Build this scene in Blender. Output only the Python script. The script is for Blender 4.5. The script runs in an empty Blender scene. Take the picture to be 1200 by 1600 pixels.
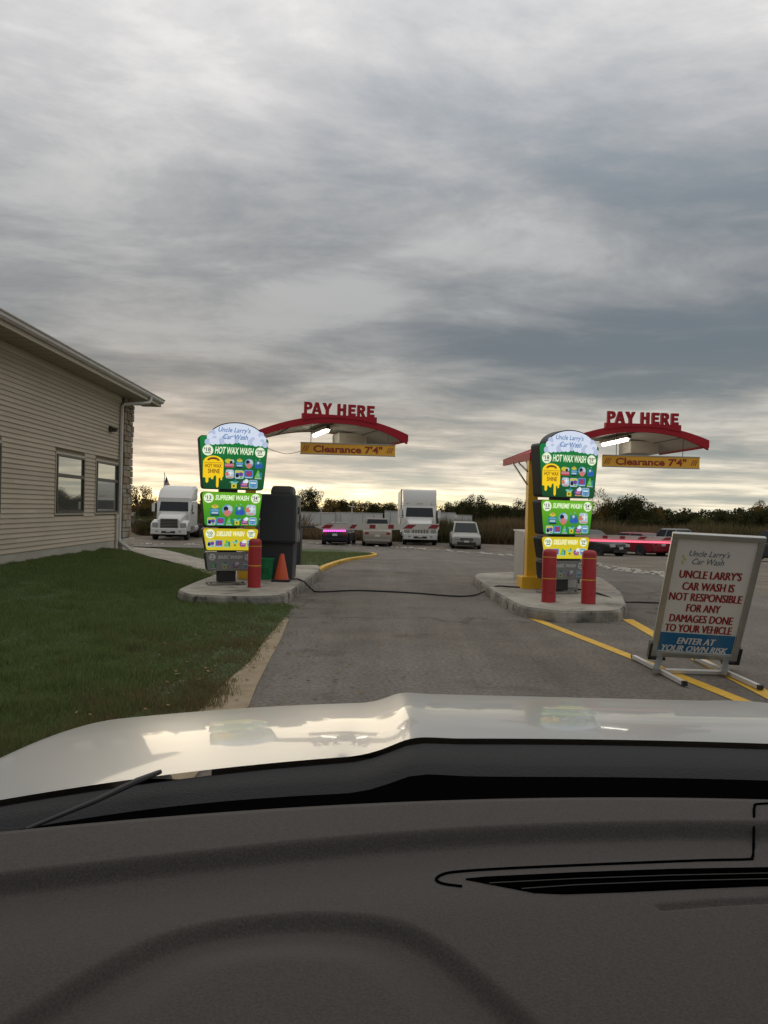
import bpy, bmesh, math, random
import numpy as np
from mathutils import Vector, Matrix, noise as mnoise
from mathutils.geometry import tessellate_polygon
random.seed(7); rng = np.random.default_rng(7)
S = bpy.context.scene
COL = S.collection
R_ = math.radians

# ------------------------------------------------------------------ camera
CAM = Vector((0, 0, 1.42)); FPX = 1200.0
roll = R_(1.4); pit = 4 / 1200.0
F = Vector((0, math.cos(pit), -math.sin(pit))); U0 = Vector((0, math.sin(pit), math.cos(pit))); R0 = Vector((1, 0, 0))
RT = R0 * math.cos(roll) + U0 * math.sin(roll); UP = -R0 * math.sin(roll) + U0 * math.cos(roll)
cam_d = bpy.data.cameras.new('camera'); cam = bpy.data.objects.new('camera', cam_d); COL.objects.link(cam)
M = Matrix((RT, UP, -F)).transposed().to_4x4(); M.translation = CAM
cam.matrix_world = M
cam_d.sensor_fit = 'VERTICAL'; cam_d.sensor_height = 36; cam_d.lens = 27
cam_d.clip_start = 0.05; cam_d.clip_end = 3000
S.camera = cam
# ------------------------------------------------------------------ colour management
S.view_settings.view_transform = 'Standard'; S.view_settings.look = 'None'
S.view_settings.exposure = 0.35; S.view_settings.gamma = 1.0
S.view_settings.use_curve_mapping = False
# ------------------------------------------------------------------ sky
SUN_AZ, SUN_EL = R_(-17.5), R_(3.0)
W = bpy.data.worlds.new("World"); S.world = W; W.use_nodes = True
nt = W.node_tree; nt.nodes.clear()
def wn(t, **k):
    n = nt.nodes.new(t)
    for a, b in k.items(): setattr(n, a, b)
    return n
def lk(a, b): nt.links.new(a, b)
def wmath(op, a, b=None, c=None, clamp=False):
    n = wn('ShaderNodeMath', operation=op, use_clamp=clamp)
    for i, v in enumerate((a, b, c)):
        if v is None: continue
        if isinstance(v, (int, float)): n.inputs[i].default_value = v
        else: lk(v, n.inputs[i])
    return n.outputs[0]
tc = wn('ShaderNodeTexCoord'); sep = wn('ShaderNodeSeparateXYZ'); lk(tc.outputs['Generated'], sep.inputs[0])
zc = wmath('MAXIMUM', sep.outputs[2], 0.0)
den = wmath('ADD', zc, 0.065)
comb = wn('ShaderNodeCombineXYZ')
lk(wmath('DIVIDE', sep.outputs[0], den), comb.inputs[0]); lk(wmath('DIVIDE', sep.outputs[1], den), comb.inputs[1])
def ramp(fac, stops, interp='LINEAR'):
    r = wn('ShaderNodeValToRGB'); r.color_ramp.interpolation = interp
    e = r.color_ramp.elements
    while len(e) > 1: e.remove(e[0])
    e[0].position, e[0].color = stops[0][0], (*stops[0][1], 1)
    for p, c in stops[1:]:
        k = e.new(p); k.color = (*c, 1)
    if hasattr(fac, 'links') or not isinstance(fac, (int, float)): lk(fac, r.inputs[0])
    return r
grey = ramp(zc, [(0, (.70, .64, .50)), (.025, (.62, .58, .47)), (.06, (.53, .50, .43)), (.10, (.39, .38, .35)), (.15, (.28, .285, .28)), (.20, (.235, .25, .262)), (.28, (.26, .272, .285)),
                 (.36, (.33, .34, .352)), (.454, (.46, .463, .475)), (.56, (.64, .635, .635)), (1, (.80, .78, .75))])
warm = ramp(zc, [(0, (1.35, 1.05, .48)), (.014, (1.22, 1.08, .70)), (.027, (.92, .82, .61)), (.05, (.66, .60, .50)), (.09, (.46, .425, .37)), (.14, (.315, .312, .30)),
                 (.20, (.24, .252, .262)), (.28, (.265, .275, .287)), (.36, (.335, .343, .355)), (.454, (.47, .472, .485)), (.56, (.65, .645, .65)), (1, (.80, .78, .75))])
dotn = wn('ShaderNodeVectorMath', operation='DOT_PRODUCT'); lk(tc.outputs['Generated'], dotn.inputs[0])
dotn.inputs[1].default_value = (math.sin(SUN_AZ), math.cos(SUN_AZ), 0)
az = wn('ShaderNodeMapRange'); az.interpolation_type = 'SMOOTHSTEP'
lk(dotn.outputs['Value'], az.inputs[0]); az.inputs[1].default_value = .80; az.inputs[2].default_value = .995
mixa = wn('ShaderNodeMix', data_type='RGBA'); lk(az.outputs[0], mixa.inputs[0]); lk(grey.outputs[0], mixa.inputs[6]); lk(warm.outputs[0], mixa.inputs[7])
def wnoise(scale, detail, rough, dist, loc=(0, 0, 0), sc=(1, 1, 1), rot=0):
    mp = wn('ShaderNodeMapping'); lk(comb.outputs[0], mp.inputs[0]); mp.inputs['Location'].default_value = loc; mp.inputs['Scale'].default_value = sc
    mp.inputs['Rotation'].default_value = (0, 0, rot)
    n = wn('ShaderNodeTexNoise'); lk(mp.outputs[0], n.inputs['Vector']); n.inputs['Scale'].default_value = scale
    n.inputs['Detail'].default_value = detail; n.inputs['Roughness'].default_value = rough; n.inputs['Distortion'].default_value = dist
    return n.outputs['Fac']
n1 = wnoise(.62, 9, .56, .25, (3.1, 1.7, 0), (.9, 1.1, 1), .08)
n2 = wnoise(1.5, 10, .64, .35, (7.3, 4.2, 0), (.9, 1.15, 1), -.06)
n3 = wnoise(.33, 3, .5, .2, (1.0, 8.0, 0))
cl = wmath('ADD', wmath('MULTIPLY', n1, .50), wmath('ADD', wmath('MULTIPLY', n2, .30), wmath('MULTIPLY', n3, .2)))
clr = wn('ShaderNodeMapRange'); lk(cl, clr.inputs[0]); clr.inputs[1].default_value = .36; clr.inputs[2].default_value = .62
clr.inputs[3].default_value = .66; clr.inputs[4].default_value = 1.30; clr.interpolation_type = 'SMOOTHSTEP'
tint = ramp(clr.outputs[0], [(.66, (.64, .70, .75)), (.95, (.97, .98, .99)), (1.0, (1.03, 1.01, .98))])
tint.color_ramp.interpolation = 'LINEAR'
t2 = wn('ShaderNodeMapRange'); lk(cl, t2.inputs[0]); t2.inputs[1].default_value = .39; t2.inputs[2].default_value = .605; t2.interpolation_type = 'SMOOTHSTEP'
tint = ramp(t2.outputs[0], [(0, (.56, .63, .69)), (.45, (.88, .89, .90)), (.7, (1.06, 1.05, 1.04)), (1.0, (1.40, 1.37, 1.32))])
mul = wn('ShaderNodeMix', data_type='RGBA', blend_type='MULTIPLY'); mul.inputs[0].default_value = 1
lk(mixa.outputs[2], mul.inputs[6]); lk(tint.outputs[0], mul.inputs[7])
sky = wn('ShaderNodeTexSky'); sky.sky_type = 'NISHITA'; sky.sun_disc = False; sky.sun_elevation = SUN_EL; sky.sun_rotation = SUN_AZ
bgs = wn('ShaderNodeBackground'); lk(sky.outputs[0], bgs.inputs[0]); bgs.inputs[1].default_value = .05
bgc = wn('ShaderNodeBackground'); lk(mul.outputs[2], bgc.inputs[0]); bgc.inputs[1].default_value = 1.0
mixs = wn('ShaderNodeMixShader'); mixs.inputs[0].default_value = .94; lk(bgs.outputs[0], mixs.inputs[1]); lk(bgc.outputs[0], mixs.inputs[2])
wo = wn('ShaderNodeOutputWorld'); lk(mixs.outputs[0], wo.inputs[0])
# ------------------------------------------------------------------ sun (through heavy cloud)
sd = bpy.data.lights.new('sun', 'SUN'); sd.energy = .5; sd.angle = R_(32); sd.color = (1, .84, .6)
so = bpy.data.objects.new('sun', sd); COL.objects.link(so)
sv = Vector((math.sin(SUN_AZ) * math.cos(SUN_EL), math.cos(SUN_AZ) * math.cos(SUN_EL), math.sin(SUN_EL)))
so.rotation_euler = sv.to_track_quat('Z', 'Y').to_euler(); so.location = (0, 0, 30)

# ------------------------------------------------------------------ helpers: placing
def ray(u, v): return F + RT * ((u - 600) / FPX) + UP * ((800 - v) / FPX)
def at(u, v, y):
    d = ray(u, v); return CAM + d * (y / d.y)
def gz(u, v, z=0.0):
    d = ray(u, v); return CAM + d * ((z - CAM.z) / d.z)
def smooth(a, b, t):
    t = min(1, max(0, (t - a) / (b - a))); return t * t * (3 - 2 * t)
def H(x, y): return -.95 * smooth(16, 50, y) - 2.1 * smooth(60, 86, y)
def tg(u, v, dz=0):
    p = gz(u, v, 0)
    for _ in range(40):
        if p.y > 400 or p.y < 0: break
        p = p * .4 + gz(u, v, H(p.x, p.y) + dz) * .6
    return p
# ------------------------------------------------------------------ helpers: materials
MATS = {}
def mat(name, col=(.5, .5, .5), rough=.6, metal=0, col2=None, nscale=8, ndetail=5, bump=0, bscale=40, spec=.5, emit=None, es=1, coat=0, mid=(.35, .65), noise3=None, coords='pos'):
    if name in MATS: return MATS[name]
    m = bpy.data.materials.new(name); m.use_nodes = True; t = m.node_tree; b = t.nodes['Principled BSDF']
    b.inputs['Base Color'].default_value = (*col, 1); b.inputs['Roughness'].default_value = rough; b.inputs['Metallic'].default_value = metal
    b.inputs['Specular IOR Level'].default_value = spec; b.inputs['Coat Weight'].default_value = coat; b.inputs['Coat Roughness'].default_value = .04
    if emit: b.inputs['Emission Color'].default_value = (*emit, 1); b.inputs['Emission Strength'].default_value = es * .80
    if coords == 'pos': src = t.nodes.new('ShaderNodeNewGeometry').outputs['Position']
    else: src = t.nodes.new('ShaderNodeTexCoord').outputs['Object']
    if col2 is not None:
        n = t.nodes.new('ShaderNodeTexNoise'); n.inputs['Scale'].default_value = nscale; n.inputs['Detail'].default_value = ndetail; n.inputs['Roughness'].default_value = .6
        t.links.new(src, n.inputs['Vector'])
        r = t.nodes.new('ShaderNodeValToRGB'); r.color_ramp.elements[0].position = mid[0]; r.color_ramp.elements[1].position = mid[1]
        r.color_ramp.elements[0].color = (*col, 1); r.color_ramp.elements[1].color = (*col2, 1)
        t.links.new(n.outputs['Fac'], r.inputs[0]); out = r.outputs[0]
        if noise3:
            sc3, c3, p0, p1 = noise3
            n3 = t.nodes.new('ShaderNodeTexNoise'); n3.inputs['Scale'].default_value = sc3; n3.inputs['Detail'].default_value = 4; t.links.new(src, n3.inputs['Vector'])
            mr = t.nodes.new('ShaderNodeMapRange'); mr.inputs[1].default_value = p0; mr.inputs[2].default_value = p1; t.links.new(n3.outputs['Fac'], mr.inputs[0])
            mx = t.nodes.new('ShaderNodeMix'); mx.data_type = 'RGBA'; t.links.new(mr.outputs[0], mx.inputs[0]); t.links.new(out, mx.inputs[6]); mx.inputs[7].default_value = (*c3, 1)
            out = mx.outputs[2]
        t.links.new(out, b.inputs['Base Color'])
    if bump:
        n = t.nodes.new('ShaderNodeTexNoise'); n.inputs['Scale'].default_value = bscale; n.inputs['Detail'].default_value = 6; t.links.new(src, n.inputs['Vector'])
        bp = t.nodes.new('ShaderNodeBump'); bp.inputs['Strength'].default_value = bump; bp.inputs['Distance'].default_value = .01
        t.links.new(n.outputs['Fac'], bp.inputs['Height']); t.links.new(bp.outputs[0], b.inputs['Normal'])
    MATS[name] = m; return m
def glow(name, col, s=1.0):
    """backlit print: emits, a little gloss on top"""
    if name in MATS: return MATS[name]
    m = mat(name, tuple(c * .5 for c in col), .35, emit=col, es=s); return m
# ------------------------------------------------------------------ helpers: geometry
class MB:
    def __init__(s): s.v = []; s.f = []; s.sm = False
    def add(s, vs, fs):
        o = len(s.v); s.v += [tuple(p) for p in vs]; s.f += [tuple(i + o for i in f) for f in fs]; return s
    def box(s, c, d, rz=0, rx=0, taper=1.0, tapery=None):
        """centre c, full size d; top face scaled by taper"""
        ty = taper if tapery is None else tapery
        m = Matrix.Rotation(rz, 3, 'Z') @ Matrix.Rotation(rx, 3, 'X'); vs = []
        for z, kx, ky in ((-.5, 1, 1), (.5, taper, ty)):
            for x, y in ((-.5, -.5), (.5, -.5), (.5, .5), (-.5, .5)):
                vs.append(Vector(c) + m @ Vector((x * d[0] * kx, y * d[1] * ky, z * d[2])))
        return s.add(vs, [(3, 2, 1, 0), (4, 5, 6, 7), (0, 1, 5, 4), (1, 2, 6, 5), (2, 3, 7, 6), (3, 0, 4, 7)])
    def bar(s, a, b, w, h=None):
        a, b = Vector(a), Vector(b); h = h or w; d = (b - a).normalized()
        x = d.cross(Vector((0, 0, 1))); x = Vector((1, 0, 0)) if x.length < 1e-3 else x.normalized(); y = x.cross(d)
        vs = [p + x * (i * w / 2) + y * (j * h / 2) for p in (a, b) for i, j in ((-1, -1), (1, -1), (1, 1), (-1, 1))]
        return s.add(vs, [(0, 1, 2, 3), (7, 6, 5, 4), (0, 4, 5, 1), (1, 5, 6, 2), (2, 6, 7, 3), (3, 7, 4, 0)])
    def tube(s, pts, r, n=8, caps=True):
        pts = [Vector(p) for p in pts]; rs = r if isinstance(r, (list, tuple)) else [r] * len(pts); rings = []
        ref = None
        for i, p in enumerate(pts):
            d = (pts[min(i + 1, len(pts) - 1)] - pts[max(i - 1, 0)]).normalized()
            if ref is None: ref = d.orthogonal().normalized()
            x = (ref - d * ref.dot(d)); x = x.normalized() if x.length > 1e-6 else d.orthogonal().normalized(); ref = x; y = d.cross(x)
            rings.append([p + (x * math.cos(2 * math.pi * k / n) + y * math.sin(2 * math.pi * k / n)) * rs[i] for k in range(n)])
        return s.rings(rings, caps)
    def rings(s, rings, caps=True, closed=True):
        n = len(rings[0]); vs = [p for r in rings for p in r]; fs = []
        for i in range(len(rings) - 1):
            for k in range(n if closed else n - 1):
                fs.append((i * n + k, i * n + (k + 1) % n, (i + 1) * n + (k + 1) % n, (i + 1) * n + k))
        if caps: fs.append(tuple(range(n - 1, -1, -1))); fs.append(tuple((len(rings) - 1) * n + k for k in range(n)))
        return s.add(vs, fs)
    def lathe(s, prof, c=(0, 0, 0), n=20):
        return s.rings([[(c[0] + r * math.cos(2 * math.pi * k / n), c[1] + r * math.sin(2 * math.pi * k / n), c[2] + z) for k in range(n)] for r, z in prof])
    def prism(s, poly, t0, t1, fn):
        """2-D polygon, extruded between t0 and t1; fn(a, b, t) -> point"""
        n = len(poly); vs = [fn(a, b, t0) for a, b in poly] + [fn(a, b, t1) for a, b in poly]
        tri = tessellate_polygon([[Vector((a, b, 0)) for a, b in poly]])
        fs = [tuple(t) for t in tri] + [tuple(i + n for i in reversed(t)) for t in tri]
        fs += [(i, (i + 1) % n, (i + 1) % n + n, i + n) for i in range(n)]
        return s.add(vs, fs)
    def mesh(s, name, m=None, bevel=0, smooth_=False):
        me = bpy.data.meshes.new(name); me.from_pydata(s.v, [], s.f); me.validate()
        bm = bmesh.new(); bm.from_mesh(me); bmesh.ops.recalc_face_normals(bm, faces=bm.faces)
        if bevel:
            ed = [e for e in bm.edges if len(e.link_faces) == 2 and e.calc_face_angle(0) > .6]
            bmesh.ops.bevel(bm, geom=ed, offset=bevel, segments=2, affect='EDGES', profile=.6, clamp_overlap=True)
        bm.to_mesh(me); bm.free()
        if m: me.materials.append(m)
        if smooth_:
            me.polygons.foreach_set('use_smooth', [True] * len(me.polygons))
            try: me.set_sharp_from_angle(angle=R_(38))
            except Exception: pass
        return me
    def build(s, name, m, parent=None, bevel=0, smooth_=False, **props):
        return link(name, s.mesh(name, m, bevel, smooth_), parent, **props)
def link(name, me, parent=None, loc=None, **props):
    o = bpy.data.objects.new(name, me); COL.objects.link(o)
    if parent: o.parent = parent
    if loc is not None: o.location = loc
    for k, v in props.items(): o[k] = v
    return o
def thing(name, loc, label, cat, group=None, rz=0):
    o = bpy.data.objects.new(name, None); COL.objects.link(o); o.location = loc; o.rotation_euler = (0, 0, rz); o.empty_display_size = .1
    o['label'] = label; o['category'] = cat
    if group: o['group'] = group
    return o
def tag(o, label, cat, group=None):
    o['label'] = label; o['category'] = cat
    if group: o['group'] = group
    return o
KIDS = {}
def kids(o): return [c for c in bpy.data.objects if c.parent == o]
def copy_tree(o, parent=None):
    c = o.copy(); COL.objects.link(c)
    if parent: c.parent = parent
    for ch in kids(o): copy_tree(ch, c)
    return c
def copy_thing(o, loc, rz, label, scale=None):
    c = copy_tree(o); c.location = loc; c.rotation_euler = (0, 0, rz); c['label'] = label
    if scale: c.scale = scale
    return c
TXT = {}
def text_mesh(s, w=None, h=None, bold=0.0, shear=0.0, extrude=0.0, m=None, name='lettering'):
    """text in the XZ plane, centred on its box, facing -Y; scaled to w x h"""
    c = bpy.data.curves.new('t', 'FONT'); c.body = s; c.size = 1; c.offset = bold; c.shear = shear; c.resolution_u = 3
    c.align_x = 'CENTER'; c.space_line = 1.0
    o = bpy.data.objects.new('t', c); COL.objects.link(o)
    dg = bpy.context.evaluated_depsgraph_get(); me = bpy.data.meshes.new_from_object(o.evaluated_get(dg)); bpy.data.objects.remove(o)
    n = len(me.vertices); co = np.empty(n * 3); me.vertices.foreach_get('co', co); co = co.reshape(-1, 3)
    mn, mx = co.min(0), co.max(0); co -= (mn + mx) / 2
    sx = w / (mx[0] - mn[0]) if w else None; sy = h / (mx[1] - mn[1]) if h else None
    sx = sx or sy; sy = sy or sx
    new = np.zeros_like(co); new[:, 0] = co[:, 0] * sx; new[:, 2] = co[:, 1] * sy
    me.vertices.foreach_set('co', new.ravel()); me.update()
    if extrude:
        bm = bmesh.new(); bm.from_mesh(me); bmesh.ops.remove_doubles(bm, verts=bm.verts, dist=1e-6)
        g = bmesh.ops.extrude_face_region(bm, geom=list(bm.faces)); vs = [e for e in g['geom'] if isinstance(e, bmesh.types.BMVert)]
        bmesh.ops.translate(bm, vec=(0, extrude, 0), verts=vs); bmesh.ops.recalc_face_normals(bm, faces=bm.faces); bm.to_mesh(me); bm.free()
    me.name = name; me.materials.clear()
    if m: me.materials.append(m)
    return me
def put_text(s, loc, parent, m, name='lettering', **k):
    me = text_mesh(s, m=m, name=name, **k); return link(name, me, parent, loc)
def rrect(w, h, r, w2=None, n=4):
    """rounded (trapezoid: top width w, bottom w2) centred polygon"""
    w2 = w if w2 is None else w2; out = []
    for cx, cz, a0 in ((w / 2 - r, h / 2 - r, 0), (-w / 2 + r, h / 2 - r, 90), (-w2 / 2 + r, -h / 2 + r, 180), (w2 / 2 - r, -h / 2 + r, 270)):
        for k in range(n + 1):
            a = R_(a0 + 90 * k / n); out.append((cx + r * math.cos(a), cz + r * math.sin(a)))
    return out
def circ(r, cx=0, cz=0, n=20, ry=None): return [(cx + r * math.cos(2 * math.pi * k / n), cz + (ry or r) * math.sin(2 * math.pi * k / n)) for k in range(n)]
XZ = lambda a, b, t: (a, t, b)
XY = lambda a, b, t: (a, b, t)
def sheet(name, poly, dz, m, step=1.5, rise=None, **props):
    """a ground sheet following the terrain"""
    n = len(poly); me = bpy.data.meshes.new(name); bm = bmesh.new()
    vs = [bm.verts.new((p[0], p[1], 0)) for p in poly]
    for t in tessellate_polygon([[Vector((p[0], p[1], 0)) for p in poly]]): 
        try: bm.faces.new([vs[i] for i in t])
        except ValueError: pass
    ys = [p[1] for p in poly]; y = math.floor(max(min(ys), 14)) 
    while y < min(max(ys), 90):
        bmesh.ops.bisect_plane(bm, geom=list(bm.verts) + list(bm.edges) + list(bm.faces), plane_co=(0, y, 0), plane_no=(0, 1, 0)); y += step
    if rise:
        for y in np.arange(3, 26, .8): bmesh.ops.bisect_plane(bm, geom=list(bm.verts) + list(bm.edges) + list(bm.faces), plane_co=(0, y, 0), plane_no=(0, 1, 0))
        for x in np.arange(-10, 0, .6): bmesh.ops.bisect_plane(bm, geom=list(bm.verts) + list(bm.edges) + list(bm.faces), plane_co=(x, 0, 0), plane_no=(1, 0, 0))
    for v in bm.verts: v.co.z = H(v.co.x, v.co.y) + dz + (rise(v.co.x, v.co.y) if rise else 0)
    for f in bm.faces:
        if f.normal.z < 0: f.normal_flip()
    bmesh.ops.recalc_face_normals(bm, faces=bm.faces)
    bm.normal_update()
    if sum(f.normal.z for f in bm.faces) < 0: bmesh.ops.reverse_faces(bm, faces=bm.faces)
    bm.to_mesh(me); bm.free(); me.materials.append(m)
    return link(name, me, None, **props)
def catmull(pts, k=6):
    P = [Vector(p) for p in pts]; out = []
    for i in range(len(P) - 1):
        a, b, c, d = P[max(i - 1, 0)], P[i], P[i + 1], P[min(i + 2, len(P) - 1)]
        for j in range(k):
            t = j / k; out.append(.5 * ((2 * b) + (c - a) * t + (2 * a - 5 * b + 4 * c - d) * t * t + (3 * b - a - 3 * c + d) * t ** 3))
    out.append(P[-1]); return out

# ------------------------------------------------------------------ palette
m_asph = mat('worn_asphalt', (.096, .081, .063), .88, col2=(.152, .130, .104), nscale=1.1, ndetail=12, bump=.5, bscale=220, noise3=(.25, (.17, .155, .135), .42, .72))
m_asph2 = mat('pale_asphalt', (.17, .158, .14), .9, col2=(.215, .2, .178), nscale=.7, ndetail=8, bump=.3, bscale=90)
m_gravel = mat('gravel_lot', (.12, .098, .075), .95, col2=(.20, .168, .13), nscale=.6, ndetail=12, bump=.7, bscale=60)
m_soil = mat('field_soil', (.05, .045, .03), 1, col2=(.075, .065, .04), nscale=.15, ndetail=8)
m_lawn = mat('lawn_ground', (.036, .068, .021), 1, col2=(.065, .095, .035), nscale=2.2, ndetail=8, bump=.5, bscale=70)
m_dirt = mat('dirt_edge', (.26, .20, .125), 1, col2=(.34, .27, .18), nscale=6, ndetail=8, bump=.7, bscale=60)
m_conc = mat('concrete', (.30, .27, .225), .85, col2=(.40, .37, .315), nscale=1.6, ndetail=9, bump=.35, bscale=60, noise3=(3.5, (.14, .125, .10), .56, .72))
m_kerb = mat('stained_kerb', (.13, .12, .10), .9, col2=(.32, .295, .25), nscale=2.4, ndetail=9, bump=.6, bscale=45, mid=(.38, .6), noise3=(6, (.05, .045, .038), .55, .68))
m_yel = mat('yellow_paint', (.60, .34, .03), .7, col2=(.72, .43, .05), nscale=5, ndetail=8, noise3=(22, (.16, .13, .09), .62, .72))
m_yelcol = mat('yellow_steel', (.80, .45, .02), .5, col2=(.70, .38, .018), nscale=3, ndetail=5)
m_red = mat('red_plastic', (.42, .022, .025), .5, col2=(.33, .018, .022), nscale=4, ndetail=8, noise3=(16, (.12, .02, .02), .64, .72))
m_redf = mat('red_fascia', (.42, .018, .03), .6, spec=.25, col2=(.36, .014, .025), nscale=2)
m_black = mat('black_paint', (.012, .012, .013), .4)
m_rubber = mat('rubber', (.02, .02, .02), .8)
m_wmetal = mat('white_metal', (.62, .6, .56), .45, col2=(.52, .5, .46), nscale=1.5)
m_alu = mat('aluminium', (.42, .42, .40), .38, .7, col2=(.36, .36, .34), nscale=6)
m_grey = mat('grey_sheet', (.34, .335, .32), .5, col2=(.29, .285, .27), nscale=2)
m_glass = mat('dark_glass', (.02, .024, .026), .04, spec=.8)
m_white = mat('white_print', (.66, .65, .62), .5)

def weather(m, fine=(70, .80, 1.22), streak=((1.3, .10, 1), .86, 1.12), stain=(.9, .62, .72, .55), crack=None):
    t = m.node_tree; b = t.nodes['Principled BSDF']; src = t.nodes.new('ShaderNodeNewGeometry').outputs['Position']; cur = b.inputs['Base Color'].links[0].from_socket
    def mulby(sock):
        nonlocal cur
        mx = t.nodes.new('ShaderNodeMix'); mx.data_type = 'RGBA'; mx.blend_type = 'MULTIPLY'; mx.inputs[0].default_value = 1; t.links.new(cur, mx.inputs[6]); t.links.new(sock, mx.inputs[7]); cur = mx.outputs[2]
    def nz(scale, lo, hi, a, c, sc=(1, 1, 1), det=4):
        mp = t.nodes.new('ShaderNodeMapping'); mp.inputs['Scale'].default_value = sc; t.links.new(src, mp.inputs[0]); n = t.nodes.new('ShaderNodeTexNoise'); n.inputs['Scale'].default_value = scale; n.inputs['Detail'].default_value = det
        t.links.new(mp.outputs[0], n.inputs['Vector']); r = t.nodes.new('ShaderNodeMapRange'); r.inputs[1].default_value = lo; r.inputs[2].default_value = hi; r.inputs[3].default_value = a; r.inputs[4].default_value = c; t.links.new(n.outputs['Fac'], r.inputs[0]); return r.outputs[0]
    mulby(nz(fine[0], .35, .65, fine[1], fine[2], det=8)); mulby(nz(1.0, .35, .65, streak[1], streak[2], streak[0])); mulby(nz(stain[0], stain[1], stain[2], 1.0, stain[3], det=6))
    if crack:
        v = t.nodes.new('ShaderNodeTexVoronoi'); v.feature = 'DISTANCE_TO_EDGE'; v.inputs['Scale'].default_value = crack[0]
        n = t.nodes.new('ShaderNodeTexNoise'); n.inputs['Scale'].default_value = 1.3; n.inputs['Detail'].default_value = 6; t.links.new(src, n.inputs['Vector']); ad = t.nodes.new('ShaderNodeVectorMath'); ad.operation = 'MULTIPLY_ADD'
        t.links.new(n.outputs['Color'], ad.inputs[0]); ad.inputs[1].default_value = (1.6, 1.6, 0); t.links.new(src, ad.inputs[2]); t.links.new(ad.outputs[0], v.inputs['Vector'])
        r = t.nodes.new('ShaderNodeMapRange'); r.inputs[1].default_value = .0; r.inputs[2].default_value = crack[1]; r.inputs[3].default_value = .55; r.inputs[4].default_value = 1; t.links.new(v.outputs['Distance'], r.inputs[0]); mulby(r.outputs[0])
    t.links.new(cur, b.inputs['Base Color'])
weather(m_asph, (26, .74, 1.30), crack=(.16, .010)); weather(m_asph, (110, .75, 1.25), ((5, .35, 1), .93, 1.07), (3.2, .64, .7, .75)); weather(m_conc, (40, .88, 1.12), ((.8, .8, 1), .88, 1.08), (1.7, .6, .7, .62), (.35, .004)); weather(m_gravel, (25, .7, 1.3), ((.3, 1.2, 1), .8, 1.15)); weather(m_lawn, (60, .6, 1.4))
# ------------------------------------------------------------------ ground
def big_grid():
    xs = [-900, -300, -120, -60, -30, -12, 0, 12, 30, 60, 120, 300, 900]
    ys = [-300, -60, -20, 0, 14] + list(np.arange(16, 92, 2)) + [110, 150, 250, 500, 1400]
    vs = [(x, y, H(x, y) - .06) for y in ys for x in xs]; n = len(xs)
    fs = [(j * n + i, j * n + i + 1, (j + 1) * n + i + 1, (j + 1) * n + i) for j in range(len(ys) - 1) for i in range(n - 1)]
    MB().add(vs, fs).build('ground', m_soil, None, kind='structure')
big_grid()
lot_far = 57.5
edge_px = [(120, 850), (205, 850), (330, 852), (420, 850.5), (470, 849), (560, 853), (640, 857), (720, 863), (800, 869), (870, 875), (950, 887), (1000, 894), (1060, 903), (1130, 915), (1200, 931), (1290, 950)]
edge = [tg(u, v) for u, v in edge_px]
sheet('gravel_lot', [(p.x, p.y) for p in edge] + [(40, edge[-1].y - 2), (60, 40), (55, lot_far), (-45, lot_far + 2), (-45, edge[0].y)], -.03, m_gravel, kind='structure')
# driveway (paler further out)
left_px = [(385, 1108), (398, 1075), (418, 1035), (437, 1000), (450, 968), (462, 948)]
lawn_edge = [gz(u, v) for u, v in left_px]
kerb_px = [(497, 898), (505, 892), (520, 885), (545, 877), (568, 873), (584, 870.5), (589, 868.5), (583, 866), (560, 862), (530, 859.5), (480, 858), (420, 857), (300, 858)]
kerb = [tg(u, v) for u, v in kerb_px]
drive = [(-1.2, -6), (-1.3, 1.0)] + [(p.x - .35, p.y) for p in lawn_edge] + [(-2.2, 12.5), (kerb[0].x - .6, kerb[0].y - .3)] + [(p.x, p.y) for p in kerb[:9]] + [(kerb[-1].x - 20, kerb[-1].y + 3.)] + \
        [(edge[0].x - 10, edge[0].y)] + [(p.x, p.y) for p in edge] + [(40, edge[-1].y - 2), (40, -6)]
sheet('driveway', drive, 0, m_asph, kind='structure')
# lawn with a gentle rise to the building
def wallx(y): return -7.57 + .033 * (22 - y)
def rise(x, y):
    base = wallx(y); k = 1 - smooth(0, 2.6, x - base)
    return .15 * k + .02 * smooth(0, .5, -(x + 1.2) ) 
swk_px = [(196, 862), (215, 861), (262, 863), (300, 869), (345, 884), (372, 897)]
LOFF = [.30, .27, .16, .15, .06, .05]
lawn_poly = [(-1.25, -6), (-1.38, 1.0), (-1.38, 3.5)] + [(p.x - LOFF[i], p.y) for i, p in enumerate(lawn_edge)] + [(-1.9, 11.75), (-2.3, 12.4), (-2.7, 13.6), (-3.0, 15.6), (-7.2, 21.3), (-30, 21.2), (-30, -6)]
sheet('lawn', lawn_poly, .012, m_lawn, rise=rise, kind='structure')
sheet('dirt_strip', [(-.85, -6), (-1.02, 1.0)] + [(p.x + .01, p.y) for p in lawn_edge[:-1]] + [(-2.0, 11.6), (-2.6, 12)] + [(-1.75, 3.5), (-1.6, -6)], .006, m_dirt, kind='structure')
lawn2 = [(p.x, p.y) for p in kerb] + [(-9.5, 26.0), (-7.0, 24.0), (-4.5, 19.6), (-3.2, 16.9), (kerb[0].x - .5, kerb[0].y + .2)]
sheet('lawn', lawn2, .03, m_lawn, kind='structure')
sheet('sidewalk', [(-7.35, 20.3), (-6.6, 20.4), (-5.2, 18.6), (-4.0, 16.6), (-3.3, 14.9), (-3.0, 13.4), (-2.4, 14), (-2.3, 17.4), (-3.2, 17.0), (-4.5, 19.7), (-7.0, 24.2), (-9.5, 26.2), (-9, 21.6)], .035, m_conc, rise=lambda x, y: .12 * (1 - smooth(0, 3.5, x - wallx(y))), kind='structure')
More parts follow.
